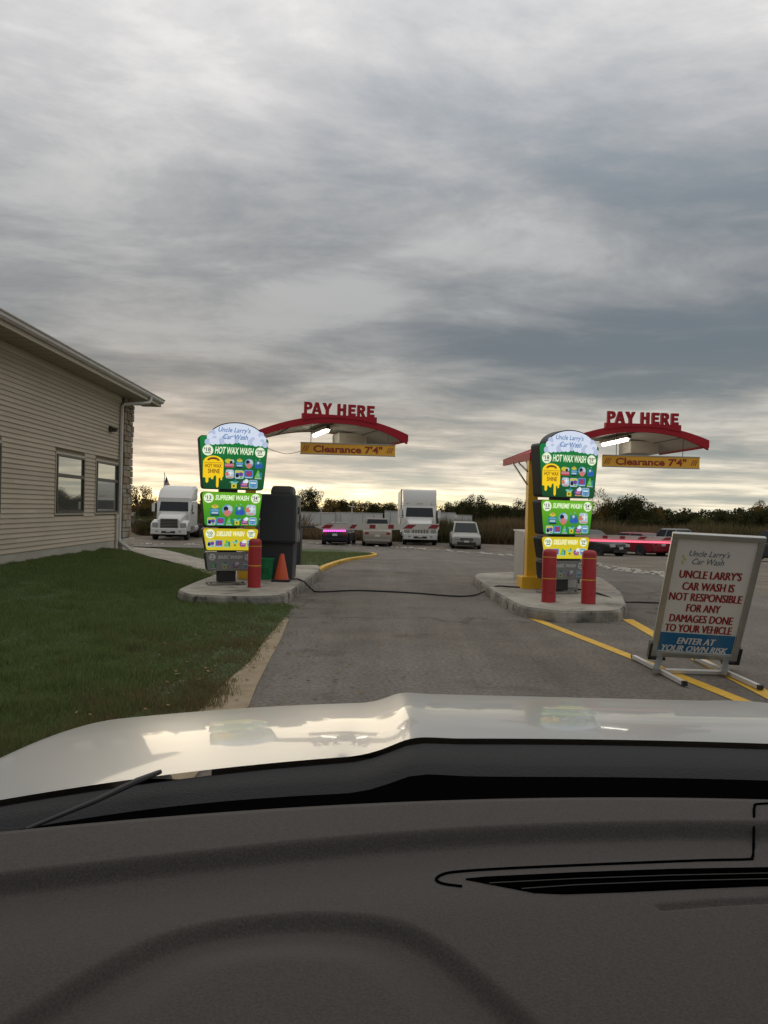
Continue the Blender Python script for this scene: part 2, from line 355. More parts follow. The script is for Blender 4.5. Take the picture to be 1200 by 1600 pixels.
# yellow kerb round the far lawn
kb = MB(); pth = catmull([(p.x, p.y, 0) for p in kerb[:8]], 5)
for i in range(len(pth) - 1):
    a, b = pth[i], pth[i + 1]; w = .13
    d = (b - a).normalized(); nrm = Vector((-d.y, d.x, 0)) * w
    za, zb = H(0, a.y), H(0, b.y)
    q = [a, b, b + nrm, a + nrm]; zz = [za, zb, zb, za]
    kb.add([(p.x, p.y, z - .02) for p, z in zip(q, zz)] + [(p.x, p.y, z + .075) for p, z in zip(q, zz)], [(4, 5, 6, 7), (0, 1, 5, 4), (2, 3, 7, 6)])
kb.build('yellow_kerb', m_yel, None, kind='structure')
# painted lines
def band(name, px, w):
    P = [gz(u, v) for u, v in px]; b = MB()
    for i in range(len(P) - 1):
        a, c = P[i], P[i + 1]; d = (c - a).normalized(); n = Vector((-d.y, d.x, 0)) * w / 2
        k = 10; 
        for j in range(k):
            p, q = a.lerp(c, j / k), a.lerp(c, (j + 1) / k)
            b.add([(p + n) + Vector((0, 0, .005)), (p - n) + Vector((0, 0, .005)), (q - n) + Vector((0, 0, .005)), (q + n) + Vector((0, 0, .005))], [(0, 1, 2, 3)])
    return b.build(name, m_yel, None, kind='structure')
band('painted_line', [(826, 964), (1010, 1036), (1205, 1114)], .13)
band('painted_line', [(980, 968), (1090, 1030), (1215, 1094)], .15)
# white stones along the lot's edge
m_stone = mat('white_stone', (.36, .33, .28), .9, col2=(.5, .47, .41), nscale=9)
sm = []
for k in range(4):
    b = MB(); rr = random.Random(k); b.rings([[(math.cos(a) * r * (1 + rr.uniform(-.25, .25)), math.sin(a) * r * (1 + rr.uniform(-.25, .25)), z) for a in np.linspace(0, 2 * math.pi, 6, endpoint=False)] for r, z in ((.1, 0), (.13, .04), (.07, .10))])
    sm.append(b.mesh('stone', m_stone))
st = thing('border_stones', (edge[4].x, edge[4].y, H(0, edge[4].y)), 'ragged row of small white stones along the edge of the gravel lot', 'stones')
base = Vector(st.location); epts = catmull([(p.x, p.y, 0) for p in edge], 14); cnt = 0
for i, p in enumerate(epts):
    u = 600 + p.x / p.y * 1200
    dens = 3 if (u > 640 or u < 560) else 1
    if u < 150: continue
    for k in range(dens):
        if cnt >= 290 or random.random() < (.25 if u > 820 else .5): continue
        q = Vector((p.x + random.uniform(-.5, .5), p.y + random.uniform(-.15, .5), 0)); q.z = H(q.x, q.y) - .01
        o = link('stone', sm[cnt % 4], st, q - base); s = random.uniform(.35, 1.05) * (1.0 if p.y > 30 else .62); o.scale = (s * 1.3, s, s * .9); o.rotation_euler = (0, 0, random.uniform(0, 6)); cnt += 1
# ------------------------------------------------------------------ grass blades
def grass(name, sampler, count, hmin, hmax, w, m):
    P = sampler(count); n = len(P)
    az_ = rng.uniform(0, 2 * np.pi, n); hh = rng.uniform(hmin, hmax, n) * P[:, 3]; hh = hh * (1 if name != 'grass' else np.clip(.75 + .9 * np.array([mnoise.noise(Vector((a * 3.1, b * 2.6, .4))) for a, b in P[:, :2]]), .4, 1.7)); lean = rng.uniform(0, .7, n) * hh; wa = rng.uniform(0, 2 * np.pi, n)
    b0 = P[:, :3] + np.stack([np.cos(az_) * w, np.sin(az_) * w, 0 * az_], 1); b1 = P[:, :3] - np.stack([np.cos(az_) * w, np.sin(az_) * w, 0 * az_], 1)
    tp = P[:, :3] + np.stack([np.cos(wa) * lean, np.sin(wa) * lean, hh], 1)
    V = np.stack([b0, b1, tp], 1).reshape(-1, 3)
    me = bpy.data.meshes.new(name); me.vertices.add(3 * n); me.vertices.foreach_set('co', V.ravel().astype(np.float32)); me.loops.add(3 * n); me.loops.foreach_set('vertex_index', np.arange(3 * n, dtype=np.int32))
    me.polygons.add(n); me.polygons.foreach_set('loop_start', np.arange(0, 3 * n, 3, dtype=np.int32)); me.polygons.foreach_set('loop_total', np.full(n, 3, np.int32))
    at_ = me.attributes.new('rnd', 'FLOAT', 'POINT'); at_.data.foreach_set('value', np.repeat(rng.uniform(0, 1, n), 3).astype(np.float32))
    at_ = me.attributes.new('dry', 'FLOAT', 'POINT'); at_.data.foreach_set('value', np.repeat(P[:, 4], 3).astype(np.float32))
    me.update(calc_edges=True); me.materials.append(m); return link(name, me, None, kind='stuff')
def attr_mat(name, stops, dry=None, rough=.8, trans=.0, emitv=None):
    m = bpy.data.materials.new(name); m.use_nodes = True; t = m.node_tree; b = t.nodes['Principled BSDF']; b.inputs['Roughness'].default_value = rough; b.inputs['Specular IOR Level'].default_value = .2
    a = t.nodes.new('ShaderNodeAttribute'); a.attribute_name = 'rnd'; r = t.nodes.new('ShaderNodeValToRGB'); e = r.color_ramp.elements
    e[0].position, e[0].color = 0, (*stops[0], 1); e[1].position, e[1].color = 1, (*stops[-1], 1)
    for i, c in enumerate(stops[1:-1]): k = e.new((i + 1) / (len(stops) - 1)); k.color = (*c, 1)
    t.links.new(a.outputs['Fac'], r.inputs[0]); out = r.outputs[0]
    if dry:
        d = t.nodes.new('ShaderNodeAttribute'); d.attribute_name = 'dry'; r2 = t.nodes.new('ShaderNodeValToRGB'); e = r2.color_ramp.elements
        e[0].color = (*dry[0], 1); e[1].color = (*dry[1], 1); t.links.new(a.outputs['Fac'], r2.inputs[0])
        mx = t.nodes.new('ShaderNodeMix'); mx.data_type = 'RGBA'; t.links.new(d.outputs['Fac'], mx.inputs[0]); t.links.new(out, mx.inputs[6]); t.links.new(r2.outputs[0], mx.inputs[7]); out = mx.outputs[2]
    t.links.new(out, b.inputs['Base Color'])
    if trans:
        tr = t.nodes.new('ShaderNodeBsdfTranslucent'); t.links.new(out, tr.inputs[0]); ms = t.nodes.new('ShaderNodeMixShader'); ms.inputs[0].default_value = trans
        t.links.new(b.outputs[0], ms.inputs[1]); t.links.new(tr.outputs[0], ms.inputs[2]); t.links.new(ms.outputs[0], t.nodes['Material Output'].inputs[0])
    return m
m_grass = attr_mat('grass_blades', [(.085, .125, .037), (.135, .185, .058), (.20, .245, .10)], ((.12, .09, .04), (.24, .19, .10)), trans=.3)
LX = [p.x for p in lawn_edge]; LY = [p.y for p in lawn_edge]
def lawn_x(y): return np.interp(y, [-6, 1, 3.5] + LY + [11.75, 12.6, 13.6, 15.5, 21.2], [-1.25, -1.38, -1.38] + [x - o for x, o in zip(LX, LOFF)] + [-1.95, -2.35, -2.75, -3.05, -7.25])
def s_lawn(n):
    y = 3.2 + (21 - 3.2) * rng.uniform(0, 1, n) ** 1.7; xr = lawn_x(y); xl = np.maximum(-.62 * y - .4, -7.57 + .033 * (22 - y) + .03)
    x = xl + (xr - xl) * rng.uniform(0, 1, n); rag = rng.uniform(0, 1, n) ** 2; jag = np.array([mnoise.noise(Vector((0, b * 5, 3.3))) + .6 * mnoise.noise(Vector((0, b * 14, 1.3))) for b in y]); x = np.where(xr - x < .35, x + .16 * rag * (.6 + jag), x)
    ok = xr > xl; x, y, xr = x[ok], y[ok], xr[ok]
    z = np.array([.012 + H(a, b) + rise(a, b) for a, b in zip(x, y)])
    nz = np.array([mnoise.noise(Vector((a * .9, b * .6, 2.2))) for a, b in zip(x, y)]); nz2 = np.array([mnoise.noise(Vector((a * 5, b * 3.5, 7.2))) for a, b in zip(x, y)])
    d = xr - x
    dry = np.clip(1.15 - d / (1.0 + .8 * nz) + .5 * nz2, 0, 1) * np.clip((9.8 - y) / 3 + .35, 0.12, 1)
    dry = np.clip(dry * .85 + (nz2 > .42) * .25, 0, 1)
    hs = .55 + .45 * np.clip(d / .8, 0, 1) + .3 * nz
    return np.stack([x, y, z, hs, dry], 1)
grass('grass', s_lawn, 380000, .03, .085, .0036, m_grass)
def s_lawn2(n):
    y = rng.uniform(15.5, 31, n); x = rng.uniform(-9, .2, n)
    poly = [(p[0], p[1]) for p in lawn2]
    inside = np.zeros(n, bool); j = len(poly) - 1
    for i in range(len(poly)):
        (xi, yi), (xj, yj) = poly[i], poly[j]
        c = ((yi > y) != (yj > y)) & (x < (xj - xi) * (y - yi) / (yj - yi + 1e-12) + xi); inside ^= c; j = i
    x, y = x[inside], y[inside]; z = np.array([.03 + H(a, b) for a, b in zip(x, y)])
    nz2 = np.array([mnoise.noise(Vector((a * 2, b * 1.5, 7.2))) for a, b in zip(x, y)])
    return np.stack([x, y, z, np.ones_like(x), np.clip(.15 + nz2 * .5, 0, 1)], 1)
grass('grass', s_lawn2, 60000, .03, .08, .006, m_grass)

# ------------------------------------------------------------------ concrete islands
def island(name, px, label, kb_out=.05):
    P = [gz(u, v, .15) for u, v in px]; c = sum(P, Vector()) / len(P); c.z = 0
    poly = [(p.x - c.x, p.y - c.y) for p in P]
    t = thing(name, c, label, 'traffic island'); t['kind'] = 'structure'
    MB().prism(poly, .149, .153, XY).build('top_slab', m_conc, t)
    out = [(x * 1.0, y * 1.0) for x, y in poly]; n = len(out)
    def ins(k, d):
        a, b, cc = Vector(out[k - 1]), Vector(out[k]), Vector(out[(k + 1) % n]); e1 = (b - a).normalized(); e2 = (cc - b).normalized()
        nn = Vector((e1.y + e2.y, -(e1.x + e2.x)));  nn = nn.normalized() if nn.length > 1e-5 else Vector((0, 0))
        return b + nn * d * SG
    area = sum(out[i - 1][0] * out[i][1] - out[i][0] * out[i - 1][1] for i in range(n)); SG = 1 if area > 0 else -1
    rings = [[(*ins(k, d), z) for k in range(n)] for z, d in ((-.06, .035), (.07, .03), (.125, .02), (.148, 0.0))]
    MB().rings(rings, True).build('kerb', m_kerb, t)
    return t
def rounded(px, k=3):
    n = len(px); out = []
    for i in range(n):
        a, b, c = Vector(px[i - 1]), Vector(px[i]), Vector(px[(i + 1) % n])
        p, q = b.lerp(a, .22), b.lerp(c, .22)
        for j in range(k + 1):
            t = j / k; out.append(tuple((p * (1 - t) ** 2 + b * 2 * t * (1 - t) + q * t * t)))
    return out
island('concrete_island', rounded([(278, 922), (300, 912), (345, 895), (400, 884.5), (497, 882.5), (500, 890), (474, 907), (452, 924), (436, 930), (395, 932), (345, 931), (298, 929)]), 'pale concrete island under the left menu board, grass lapping its front edge')
island('concrete_island', rounded([(741, 901), (747, 896), (800, 893.5), (936, 900), (970, 925), (977, 945), (965, 954), (872, 955), (816, 947), (770, 922)]), 'stained concrete island under the right menu board between the two lanes')

# ------------------------------------------------------------------ siding building
BO = Vector((-7.57, 22, 0)); B = thing('car_wash_building', BO, 'beige lap sided building with dark windows and a long gutter beside the lawn', 'building', rz=.033)
m_side = mat('beige_siding', (.44, .368, .272), .6, col2=(.48, .405, .30), nscale=.8, ndetail=5, coords='obj')
m_trim = mat('cream_trim', (.46, .41, .32), .5, col2=(.42, .37, .29), nscale=1.2)
m_found = mat('foundation', (.36, .335, .28), .9, col2=(.43, .40, .34), nscale=1.5, bump=.3)
m_brown = mat('bronze_frame', (.035, .028, .022), .4)
m_core = mat('wall_board', (.22, .18, .13), .8)
m_roof = mat('shingle', (.06, .055, .05), .9, col2=(.1, .095, .085), nscale=14)
m_soff = mat('soffit', (.40, .35, .27), .6)
tn = m_side.node_tree; bb = tn.nodes['Principled BSDF']; cs0 = bb.inputs['Base Color'].links[0].from_socket; oi = tn.nodes.new('ShaderNodeObjectInfo'); mr0 = tn.nodes.new('ShaderNodeMapRange'); mr0.inputs[3].default_value = .93; mr0.inputs[4].default_value = 1.05
tn.links.new(oi.outputs['Random'], mr0.inputs[0]); mm0 = tn.nodes.new('ShaderNodeMix'); mm0.data_type = 'RGBA'; mm0.blend_type = 'MULTIPLY'; mm0.inputs[0].default_value = 1; tn.links.new(cs0, mm0.inputs[6]); tn.links.new(mr0.outputs[0], mm0.inputs[7]); tn.links.new(mm0.outputs[2], bb.inputs['Base Color'])
MB().box((-6.52, -12, 2.3), (13, 23.9, 4.3)).build('wall_core', m_core, B)
MB().box((-6.5, -12.02, .1), (13.02, 24, .56)).build('foundation', m_found, B)
WINS = [(-9.8, -7.44), (-4.73, -3.0), (-2.1, -.34)]; WZ = (1.16, 2.50)
z = .38; k = 0; rr = random.Random(3)
while z < 4.28:
    segs = [(-24.0, -.12)]
    if z + .1 > WZ[0] - .06 and z < WZ[1] + .06:
        segs = []; a = -24.0
        for w0, w1 in WINS: segs.append((a, w0 - .055)); a = w1 + .055
        segs.append((a, -.12))
    for a, b in segs:
        if b - a < .05: continue
        cuts = [a] + sorted([c for c in [-24 + (k * 1.37 + j * 3.66) % 24 for j in range(7)] if a + .4 < c < b - .4]) + [b]
        for c0, c1 in zip(cuts, cuts[1:]):
            j = rr.uniform(-.0015, .0015); g = .001
            MB().add([(-.02, c0 + g, z), (.027 + j, c0 + g, z), (.004, c0 + g, z + .104), (-.02, c0 + g, z + .104), (-.02, c1 - g, z), (.027 + j, c1 - g, z), (.004, c1 - g, z + .104), (-.02, c1 - g, z + .104)],
                     [(0, 1, 2, 3), (7, 6, 5, 4), (1, 5, 6, 2), (0, 4, 5, 1), (3, 2, 6, 7)]).build('siding_plank', m_side, B)
    z += .0985; k += 1
MB().box((.01, -12.05, 4.385), (.06, 23.8, .21)).build('frieze_board', m_trim, B)
MB().box((.012, -.09, 2.33), (.06, .075, 3.9)).build('corner_board', m_brown, B)
for w0, w1 in WINS:
    wn_ = MB(); zc0, zc1 = WZ; d = .035
    for a, b, c, e in ((w0, w1, zc1 - .05, zc1), (w0, w1, zc0, zc0 + .05), (w0, w0 + .06, zc0 + .05, zc1 - .05), (w1 - .06, w1, zc0 + .05, zc1 - .05), (w0 + .06, w1 - .06, 1.98, 2.06)):
        wn_.box(((.04 + -.02) / 2 + .01, (a + b) / 2, (c + e) / 2), (.07, b - a, e - c))
    fr = wn_.build('window', m_brown, B)
    for c, e in ((zc0 + .05, 1.98), (2.06, zc1 - .05)): MB().box((.012, (w0 + w1) / 2, (c + e) / 2), (.012, w1 - w0 - .12, e - c)).build('pane', mat('reflective_glass', (.46, .46, .42), .03, .85), fr)
    tm = MB()
    for a, b, c, e in ((w0 - .05, w1 + .05, zc1, zc1 + .05), (w0 - .05, w1 + .05, zc0 - .05, zc0), (w0 - .05, w0, zc0, zc1), (w1, w1 + .05, zc0, zc1)): tm.box((.014, (a + b) / 2, (c + e) / 2), (.044, b - a, e - c))
    tm.build('trim', m_trim, fr)
# eave
yy = -23.6
rest = MB()
while yy < 1.85:
    tgt = MB() if yy > -9.5 else rest
    for q in range(3):
        y0 = yy + q * .1333; tgt.box((.30, y0 + .0667, 4.452 + (0.004 if q % 2 else 0)), (.56, .118, .014))
    if yy > -9.5: tgt.build('soffit_panel', m_soff, B)
    yy += .4
rest.build('soffit', m_soff, B)
MB().box((.29, -10.9, 4.475), (.58, 25.6, .02)).build('eave_deck', m_core, B)
MB().box((.595, -10.9, 4.55), (.025, 25.7, .22)).build('fascia', m_trim, B)
g = MB(); prof = [(.61, 4.53), (.66, 4.53), (.70, 4.57), (.705, 4.62), (.735, 4.64), (.735, 4.66), (.72, 4.66), (.715, 4.65), (.62, 4.56), (.61, 4.66)]
g.prism([(a, b) for a, b in prof], -23.8, 1.95, lambda a, b, t: (a, t, b)); g.build('gutter', m_wmetal, B)
MB().prism([(.64, 4.67), (.64, 4.69), (-6.5, 7.05), (-13.2, 4.7), (-13.2, 4.66), (-6.5, 7.0), (.3, 4.74), (.3, 4.67)], -23.9, 1.93, lambda a, b, t: (a, t, b)).build('roof', m_roof, B)
MB().box((-1.2, 1.86, 4.6), (3.4, .04, .28)).build('rake_board', m_trim, B)
MB().box((-5, 1.0, 4.47), (9.4, 1.75, .03)).build('porch_soffit', m_soff, B)
# downspout
ds = [(.665, .55, 4.55), (.665, .5, 4.44), (.64, .42, 4.37), (.12, -.19, 4.23), (.075, -.24, 4.14), (.075, -.24, .42), (.10, -.25, .33), (.52, -.45, .07)]
MB().tube(ds, .05, 6).build('downspout', m_wmetal, B)
for zz in (3.2, 1.5): MB().box((.06, -.24, zz), (.05, .14, .03)).build('strap', m_wmetal, B)
MB().tube([(.06, -.42, .1), (.06, -.42, .98)], .035, 8).build('vent_pipe', m_wmetal, B)
MB().tube([(.06, -.42, .98), (.06, -.42, 1.1)], .055, 8).build('pipe_cap', m_wmetal, B)
# stone pilaster
m_st = mat('field_stone', (.22, .195, .155), .9, col2=(.38, .34, .27), nscale=2.2, ndetail=7, bump=.6, bscale=30)
MB().box((-.31, .42, 2.15), (.68, .84, 4.5)).build('pilaster_core', m_kerb, B)
z = .42; rr = random.Random(11); pal = [mat('field_stone_%s' % n, c, .9, col2=c2, nscale=6, bump=.5, bscale=30) for n, c, c2 in (('tan', (.27, .22, .16), (.33, .28, .2)), ('ash', (.25, .235, .21), (.34, .32, .28)), ('rust', (.22, .15, .1), (.3, .22, .15)))]
while z < 4.4:
    h = rr.uniform(.11, .24)
    for face in ('s', 'e'):
        a = -.62 if face == 's' else .0
        end = .04 if face == 's' else .86
        while a < end - .04:
            w = min(rr.uniform(.2, .42), end - a); d = rr.uniform(.03, .075); g = .012
            c = ((a + w / 2, -.0 - d / 2, z + h / 2), (w - g, d, h - g)) if face == 's' else ((.03 + d / 2 + .012, a + w / 2, z + h / 2), (d, w - g, h - g))
            MB().box(c[0], c[1], taper=rr.uniform(.88, 1)).build('stone', rr.choice(pal), B, bevel=.014)
            a += w
    z += h
MB().box((-.27, .36, .3), (.9, 1.1, .2)).build('stone_ledge', m_found, B, bevel=.02)
MB().box((-.27, .36, .14), (.84, 1.04, .2)).build('ledge_base', m_found, B)
wl = MB(); wl.box((.05, -1.1, 3.42), (.08, .18, .16)); wl.build('wall_light', m_brown, B)
MB().add([(.09, -1.18, 3.48), (.09, -1.02, 3.48), (.09, -1.02, 3.36), (.09, -1.18, 3.36), (.24, -1.16, 3.44), (.24, -1.04, 3.44), (.17, -1.04, 3.35), (.17, -1.16, 3.35)], [(0, 1, 2, 3), (4, 7, 6, 5), (0, 4, 5, 1), (1, 5, 6, 2), (2, 6, 7, 3), (3, 7, 4, 0)]).build('light_hood', m_brown, B)
p = tg(114, 868, .12); tag(MB().box((p.x - .1, p.y, .21), (.5, .7, .05)).build('splash_block', m_kerb, None), 'dark flat splash block lying on the lawn at the foot of the siding', 'block')

# ------------------------------------------------------------------ menu boards
def multi(name, items, parent, loc=None):
    V, Fc, mi, ms = [], [], [], []
    for mb, m in items:
        if m not in ms: ms.append(m)
        o = len(V); V += mb.v; Fc += [tuple(i + o for i in f) for f in mb.f]; mi += [ms.index(m)] * len(mb.f)
    me = bpy.data.meshes.new(name); me.from_pydata(V, [], Fc)
    for m in ms: me.materials.append(m)
    me.polygons.foreach_set('material_index', mi); me.update()
    return link(name, me, parent, loc)
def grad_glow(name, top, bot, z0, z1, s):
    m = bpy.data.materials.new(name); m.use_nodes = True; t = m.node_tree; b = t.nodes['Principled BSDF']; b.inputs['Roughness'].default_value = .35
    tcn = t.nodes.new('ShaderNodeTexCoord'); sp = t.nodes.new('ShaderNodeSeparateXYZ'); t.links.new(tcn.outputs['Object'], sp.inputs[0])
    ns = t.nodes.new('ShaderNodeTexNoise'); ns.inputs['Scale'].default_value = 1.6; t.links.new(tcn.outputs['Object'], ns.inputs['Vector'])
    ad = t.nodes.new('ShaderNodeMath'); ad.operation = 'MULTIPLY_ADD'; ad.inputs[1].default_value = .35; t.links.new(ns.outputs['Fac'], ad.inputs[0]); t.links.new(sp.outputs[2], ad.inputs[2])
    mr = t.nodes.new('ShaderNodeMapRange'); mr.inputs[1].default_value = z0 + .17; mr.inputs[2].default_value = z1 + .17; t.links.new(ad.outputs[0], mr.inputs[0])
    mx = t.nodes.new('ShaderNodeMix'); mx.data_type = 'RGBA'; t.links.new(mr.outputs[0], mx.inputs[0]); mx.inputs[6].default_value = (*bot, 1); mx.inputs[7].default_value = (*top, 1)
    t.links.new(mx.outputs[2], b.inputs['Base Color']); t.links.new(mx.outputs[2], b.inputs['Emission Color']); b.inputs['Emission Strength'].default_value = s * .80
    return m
C = lambda r, g_, b: tuple(((c / 255 + .055) / 1.055) ** 2.4 if c > 10 else c / 3294 for c in (r, g_, b))
g_white = glow('lit_white', C(215, 225, 228), .85); g_cloud = glow('lit_cloud', C(205, 215, 232), .85); g_cloud2 = glow('lit_cloud_shade', C(180, 192, 220), .8)
g_blue = glow('lit_blue', C(84, 124, 175), .7); g_navy = glow('lit_navy', C(28, 34, 70), .7); g_gold = glow('lit_gold', C(242, 200, 20), .85); g_brown = glow('lit_brown', C(110, 60, 20), .7)
g_cream = glow('lit_cream', C(226, 236, 205), .85)
ic = {k: glow('lit_' + k, C(*v), .62) for k, v in dict(teal=(40, 130, 150), sky=(110, 170, 205), red=(190, 60, 60), pink=(215, 130, 150), salmon=(220, 130, 110), lime=(110, 190, 80), purple=(105, 70, 160), yellow=(215, 205, 60), ink=(20, 22, 40), royal=(50, 90, 190), pale=(190, 210, 225), tan=(200, 160, 90), mint=(130, 205, 190)).items()}
def rel(px, py):
    s_ = .0244 + 3.2e-4 * (790 - py); y_ = py - s_ * (px - 359); return ((px - 353) * .0104, 1.27 + (790 - y_) * .01037)
def disc(mb, r, cx, cz, y, n=18, ry=None): return mb.add([(x, y, z_) for x, z_ in circ(r, cx, cz, n, ry)], [tuple(range(n))])
def rct(mb, cx, cz, w, h, y, sk=0): return mb.add([(cx - w / 2 - sk, y, cz - h / 2), (cx + w / 2 - sk, y, cz - h / 2), (cx + w / 2 + sk, y, cz + h / 2), (cx - w / 2 + sk, y, cz + h / 2)], [(0, 1, 2, 3)])
def rr_(mb, cx, cz, w, h, y, r=.02): pl = rrect(w, h, r, n=3); return mb.add([(cx + a, y, cz + b) for a, b in pl], [tuple(range(len(pl)))])
def tri_(mb, pts, y): return mb.add([(a, y, b) for a, b in pts], [tuple(range(len(pts)))])
ICONS = {}
def icon_mesh(k, lit=True):
    """generic service pictograms, unit size, facing -Y"""
    L = []; e = .001; 
    def a(fn, colr, *p, **q): mb = MB(); fn(mb, *p, **q); L.append((mb, colr))
    if k == 0: a(disc, ic['yellow'], .38, -.1, .22, -e, ry=.24); a(disc, ic['ink'], .16, .18, .1, -2 * e); a(disc, ic['pale'], .2, .3, .2, -1.5 * e); a(rct, ic['pink'], 0, -.2, .95, .3, -3 * e); a(rct, ic['red'], 0, -.38, .9, .12, -4 * e)
    if k == 1: a(rr_, ic['teal'], 0, -.12, .8, .65, -e, .12); a(disc, ic['yellow'], .3, 0, .3, -2 * e, ry=.16); a(disc, ic['tan'], .12, 0, .42, -3 * e); a(rct, ic['sky'], 0, .0, .7, .16, -3 * e); a(rct, ic['pale'], 0, -.22, .55, .14, -3 * e); a(rct, ic['ink'], 0, -.42, .7, .1, -4 * e)
    if k == 2: a(disc, ic['sky'], .46, 0, .02, -e); a(disc, ic['pale'], .3, .14, .12, -1.5 * e); a(disc, ic['ink'], .2, -.12, .12, -2 * e); a(disc, ic['salmon'], .28, 0, -.26, -3 * e); a(disc, ic['pink'], .14, .2, -.2, -4 * e)
    if k == 3: a(rr_, ic['teal'], 0, -.08, .8, .74, -e, .2); a(disc, ic['royal'], .24, .2, -.2, -2 * e); a(disc, ic['pale'], .13, -.05, .15, -3 * e); a(disc, ic['mint'], .06, .1, .48, -e); a(disc, ic['mint'], .05, -.3, .4, -e); a(disc, ic['royal'], .16, -.22, -.25, -3 * e)
    if k == 4: a(rr_, ic['pale'], 0, 0, .86, .92, -e, .2); a(disc, ic['salmon'], .22, -.28, 0, -2 * e); a(rct, g_white, .08, .1, .1, .5, -3 * e); a(rct, g_white, .08, .1, .5, .1, -3.2 * e); a(rct, g_white, .08, .1, .34, .1, -3.4 * e, .12); a(rct, ic['salmon'], 0, -.34, .6, .1, -3 * e)
    if k == 5: a(rr_, ic['pale'], 0, 0, .95, .9, -e, .15); a(rct, ic['yellow'], 0, .26, .85, .26, -2 * e); a(disc, ic['purple'], .22, .18, .02, -3 * e); a(disc, ic['ink'], .2, -.22, -.12, -3 * e); a(rct, ic['royal'], 0, .1, .8, .12, -2.5 * e); a(rct, ic['lime'], .2, -.3, .3, .16, -3 * e)
    if k == 6: a(rr_, ic['sky'], 0, 0, .92, .86, -e, .12); a(rr_, ic['royal'], 0, .04, .76, .64, -2 * e, .1); a(disc, ic['red'], .27, 0, .05, -3 * e); a(disc, ic['purple'], .12, -.06, .1, -4 * e); a(rct, ic['pale'], 0, -.34, .7, .1, -4 * e)
    if k == 7: a(rr_, ic['teal'], .12, -.1, .6, .7, -e, .1); a(tri_, ic['lime'], [(-.42, -.4), (.26, -.4), (.08, .46), (-.06, .46)], -2 * e); a(disc, ic['mint'], .12, -.02, -.05, -3 * e); a(rct, ic['pale'], 0, -.42, .7, .08, -3 * e)
    if k == 8: a(rct, ic['yellow'], 0, -.2, .56, .5, -e); a(tri_, ic['mint'], [(-.5, .2), (-.2, .02), (.25, .02), (.5, .3), (.1, .18), (-.2, .3)], -2 * e); a(disc, ic['teal'], .14, .12, .34, -1.5 * e); a(disc, ic['ink'], .1, -.02, -.2, -2 * e)
    if k == 9: a(disc, ic['purple'], .4, -.04, -.08, -e); a(disc, g_white, .22, .2, .26, -2 * e); a(disc, g_cloud, .15, -.02, .18, -2.5 * e); a(rct, ic['pink'], -.02, -.1, .56, .2, -3 * e); a(rct, ic['tan'], 0, -.4, .8, .12, -3 * e)
    if k == 10: a(rr_, ic['pale'], 0, 0, .9, .9, -e, .15); a(rr_, ic['sky'], 0, 0, .78, .78, -2 * e, .12); a(rct, g_white, 0, .12, .6, .12, -3 * e); a(rct, ic['royal'], 0, -.06, .7, .05, -3 * e); a(disc, ic['royal'], .07, 0, -.24, -3 * e)
    return L
DM = {}
def dimmed(m):
    if m.name not in DM:
        c = m.node_tree.nodes['Principled BSDF'].inputs['Emission Color'].default_value; g0 = sum(c[:3]) / 3
        DM[m.name] = mat('unlit_' + m.name, tuple(.35 * c[i] + .25 * g0 for i in range(3)), .4)
    return DM[m.name]
def add_icon(k, px, py, size, parent, y, lit=True, org=(0, 0)):
    key = (k, lit)
    if key not in ICONS:
        L = icon_mesh(k); L = L if lit else [(a, dimmed(b)) for a, b in L]
        for mb, _ in L:
            nv = []
            for p in mb.v: nv.append((p[0], p[1] * 2 + .0, p[2]))
            mb.v = nv
        ICONS[key] = L
    x, z_ = rel(px, py); o = multi('pictogram', ICONS[key], parent, (x, y, z_))
    o.scale = (size * .0112, 1, size * .0112); return o
m_body = mat('sign_case', (.018, .018, .019), .45)
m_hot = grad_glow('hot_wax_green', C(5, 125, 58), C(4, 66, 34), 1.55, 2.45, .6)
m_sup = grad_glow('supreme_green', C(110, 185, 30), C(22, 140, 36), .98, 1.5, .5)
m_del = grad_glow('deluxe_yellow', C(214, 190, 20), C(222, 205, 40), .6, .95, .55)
m_bas = mat('unlit_grey_face', (.19, .19, .185), .45)
m_basw = mat('unlit_white', (.55, .55, .53), .5)
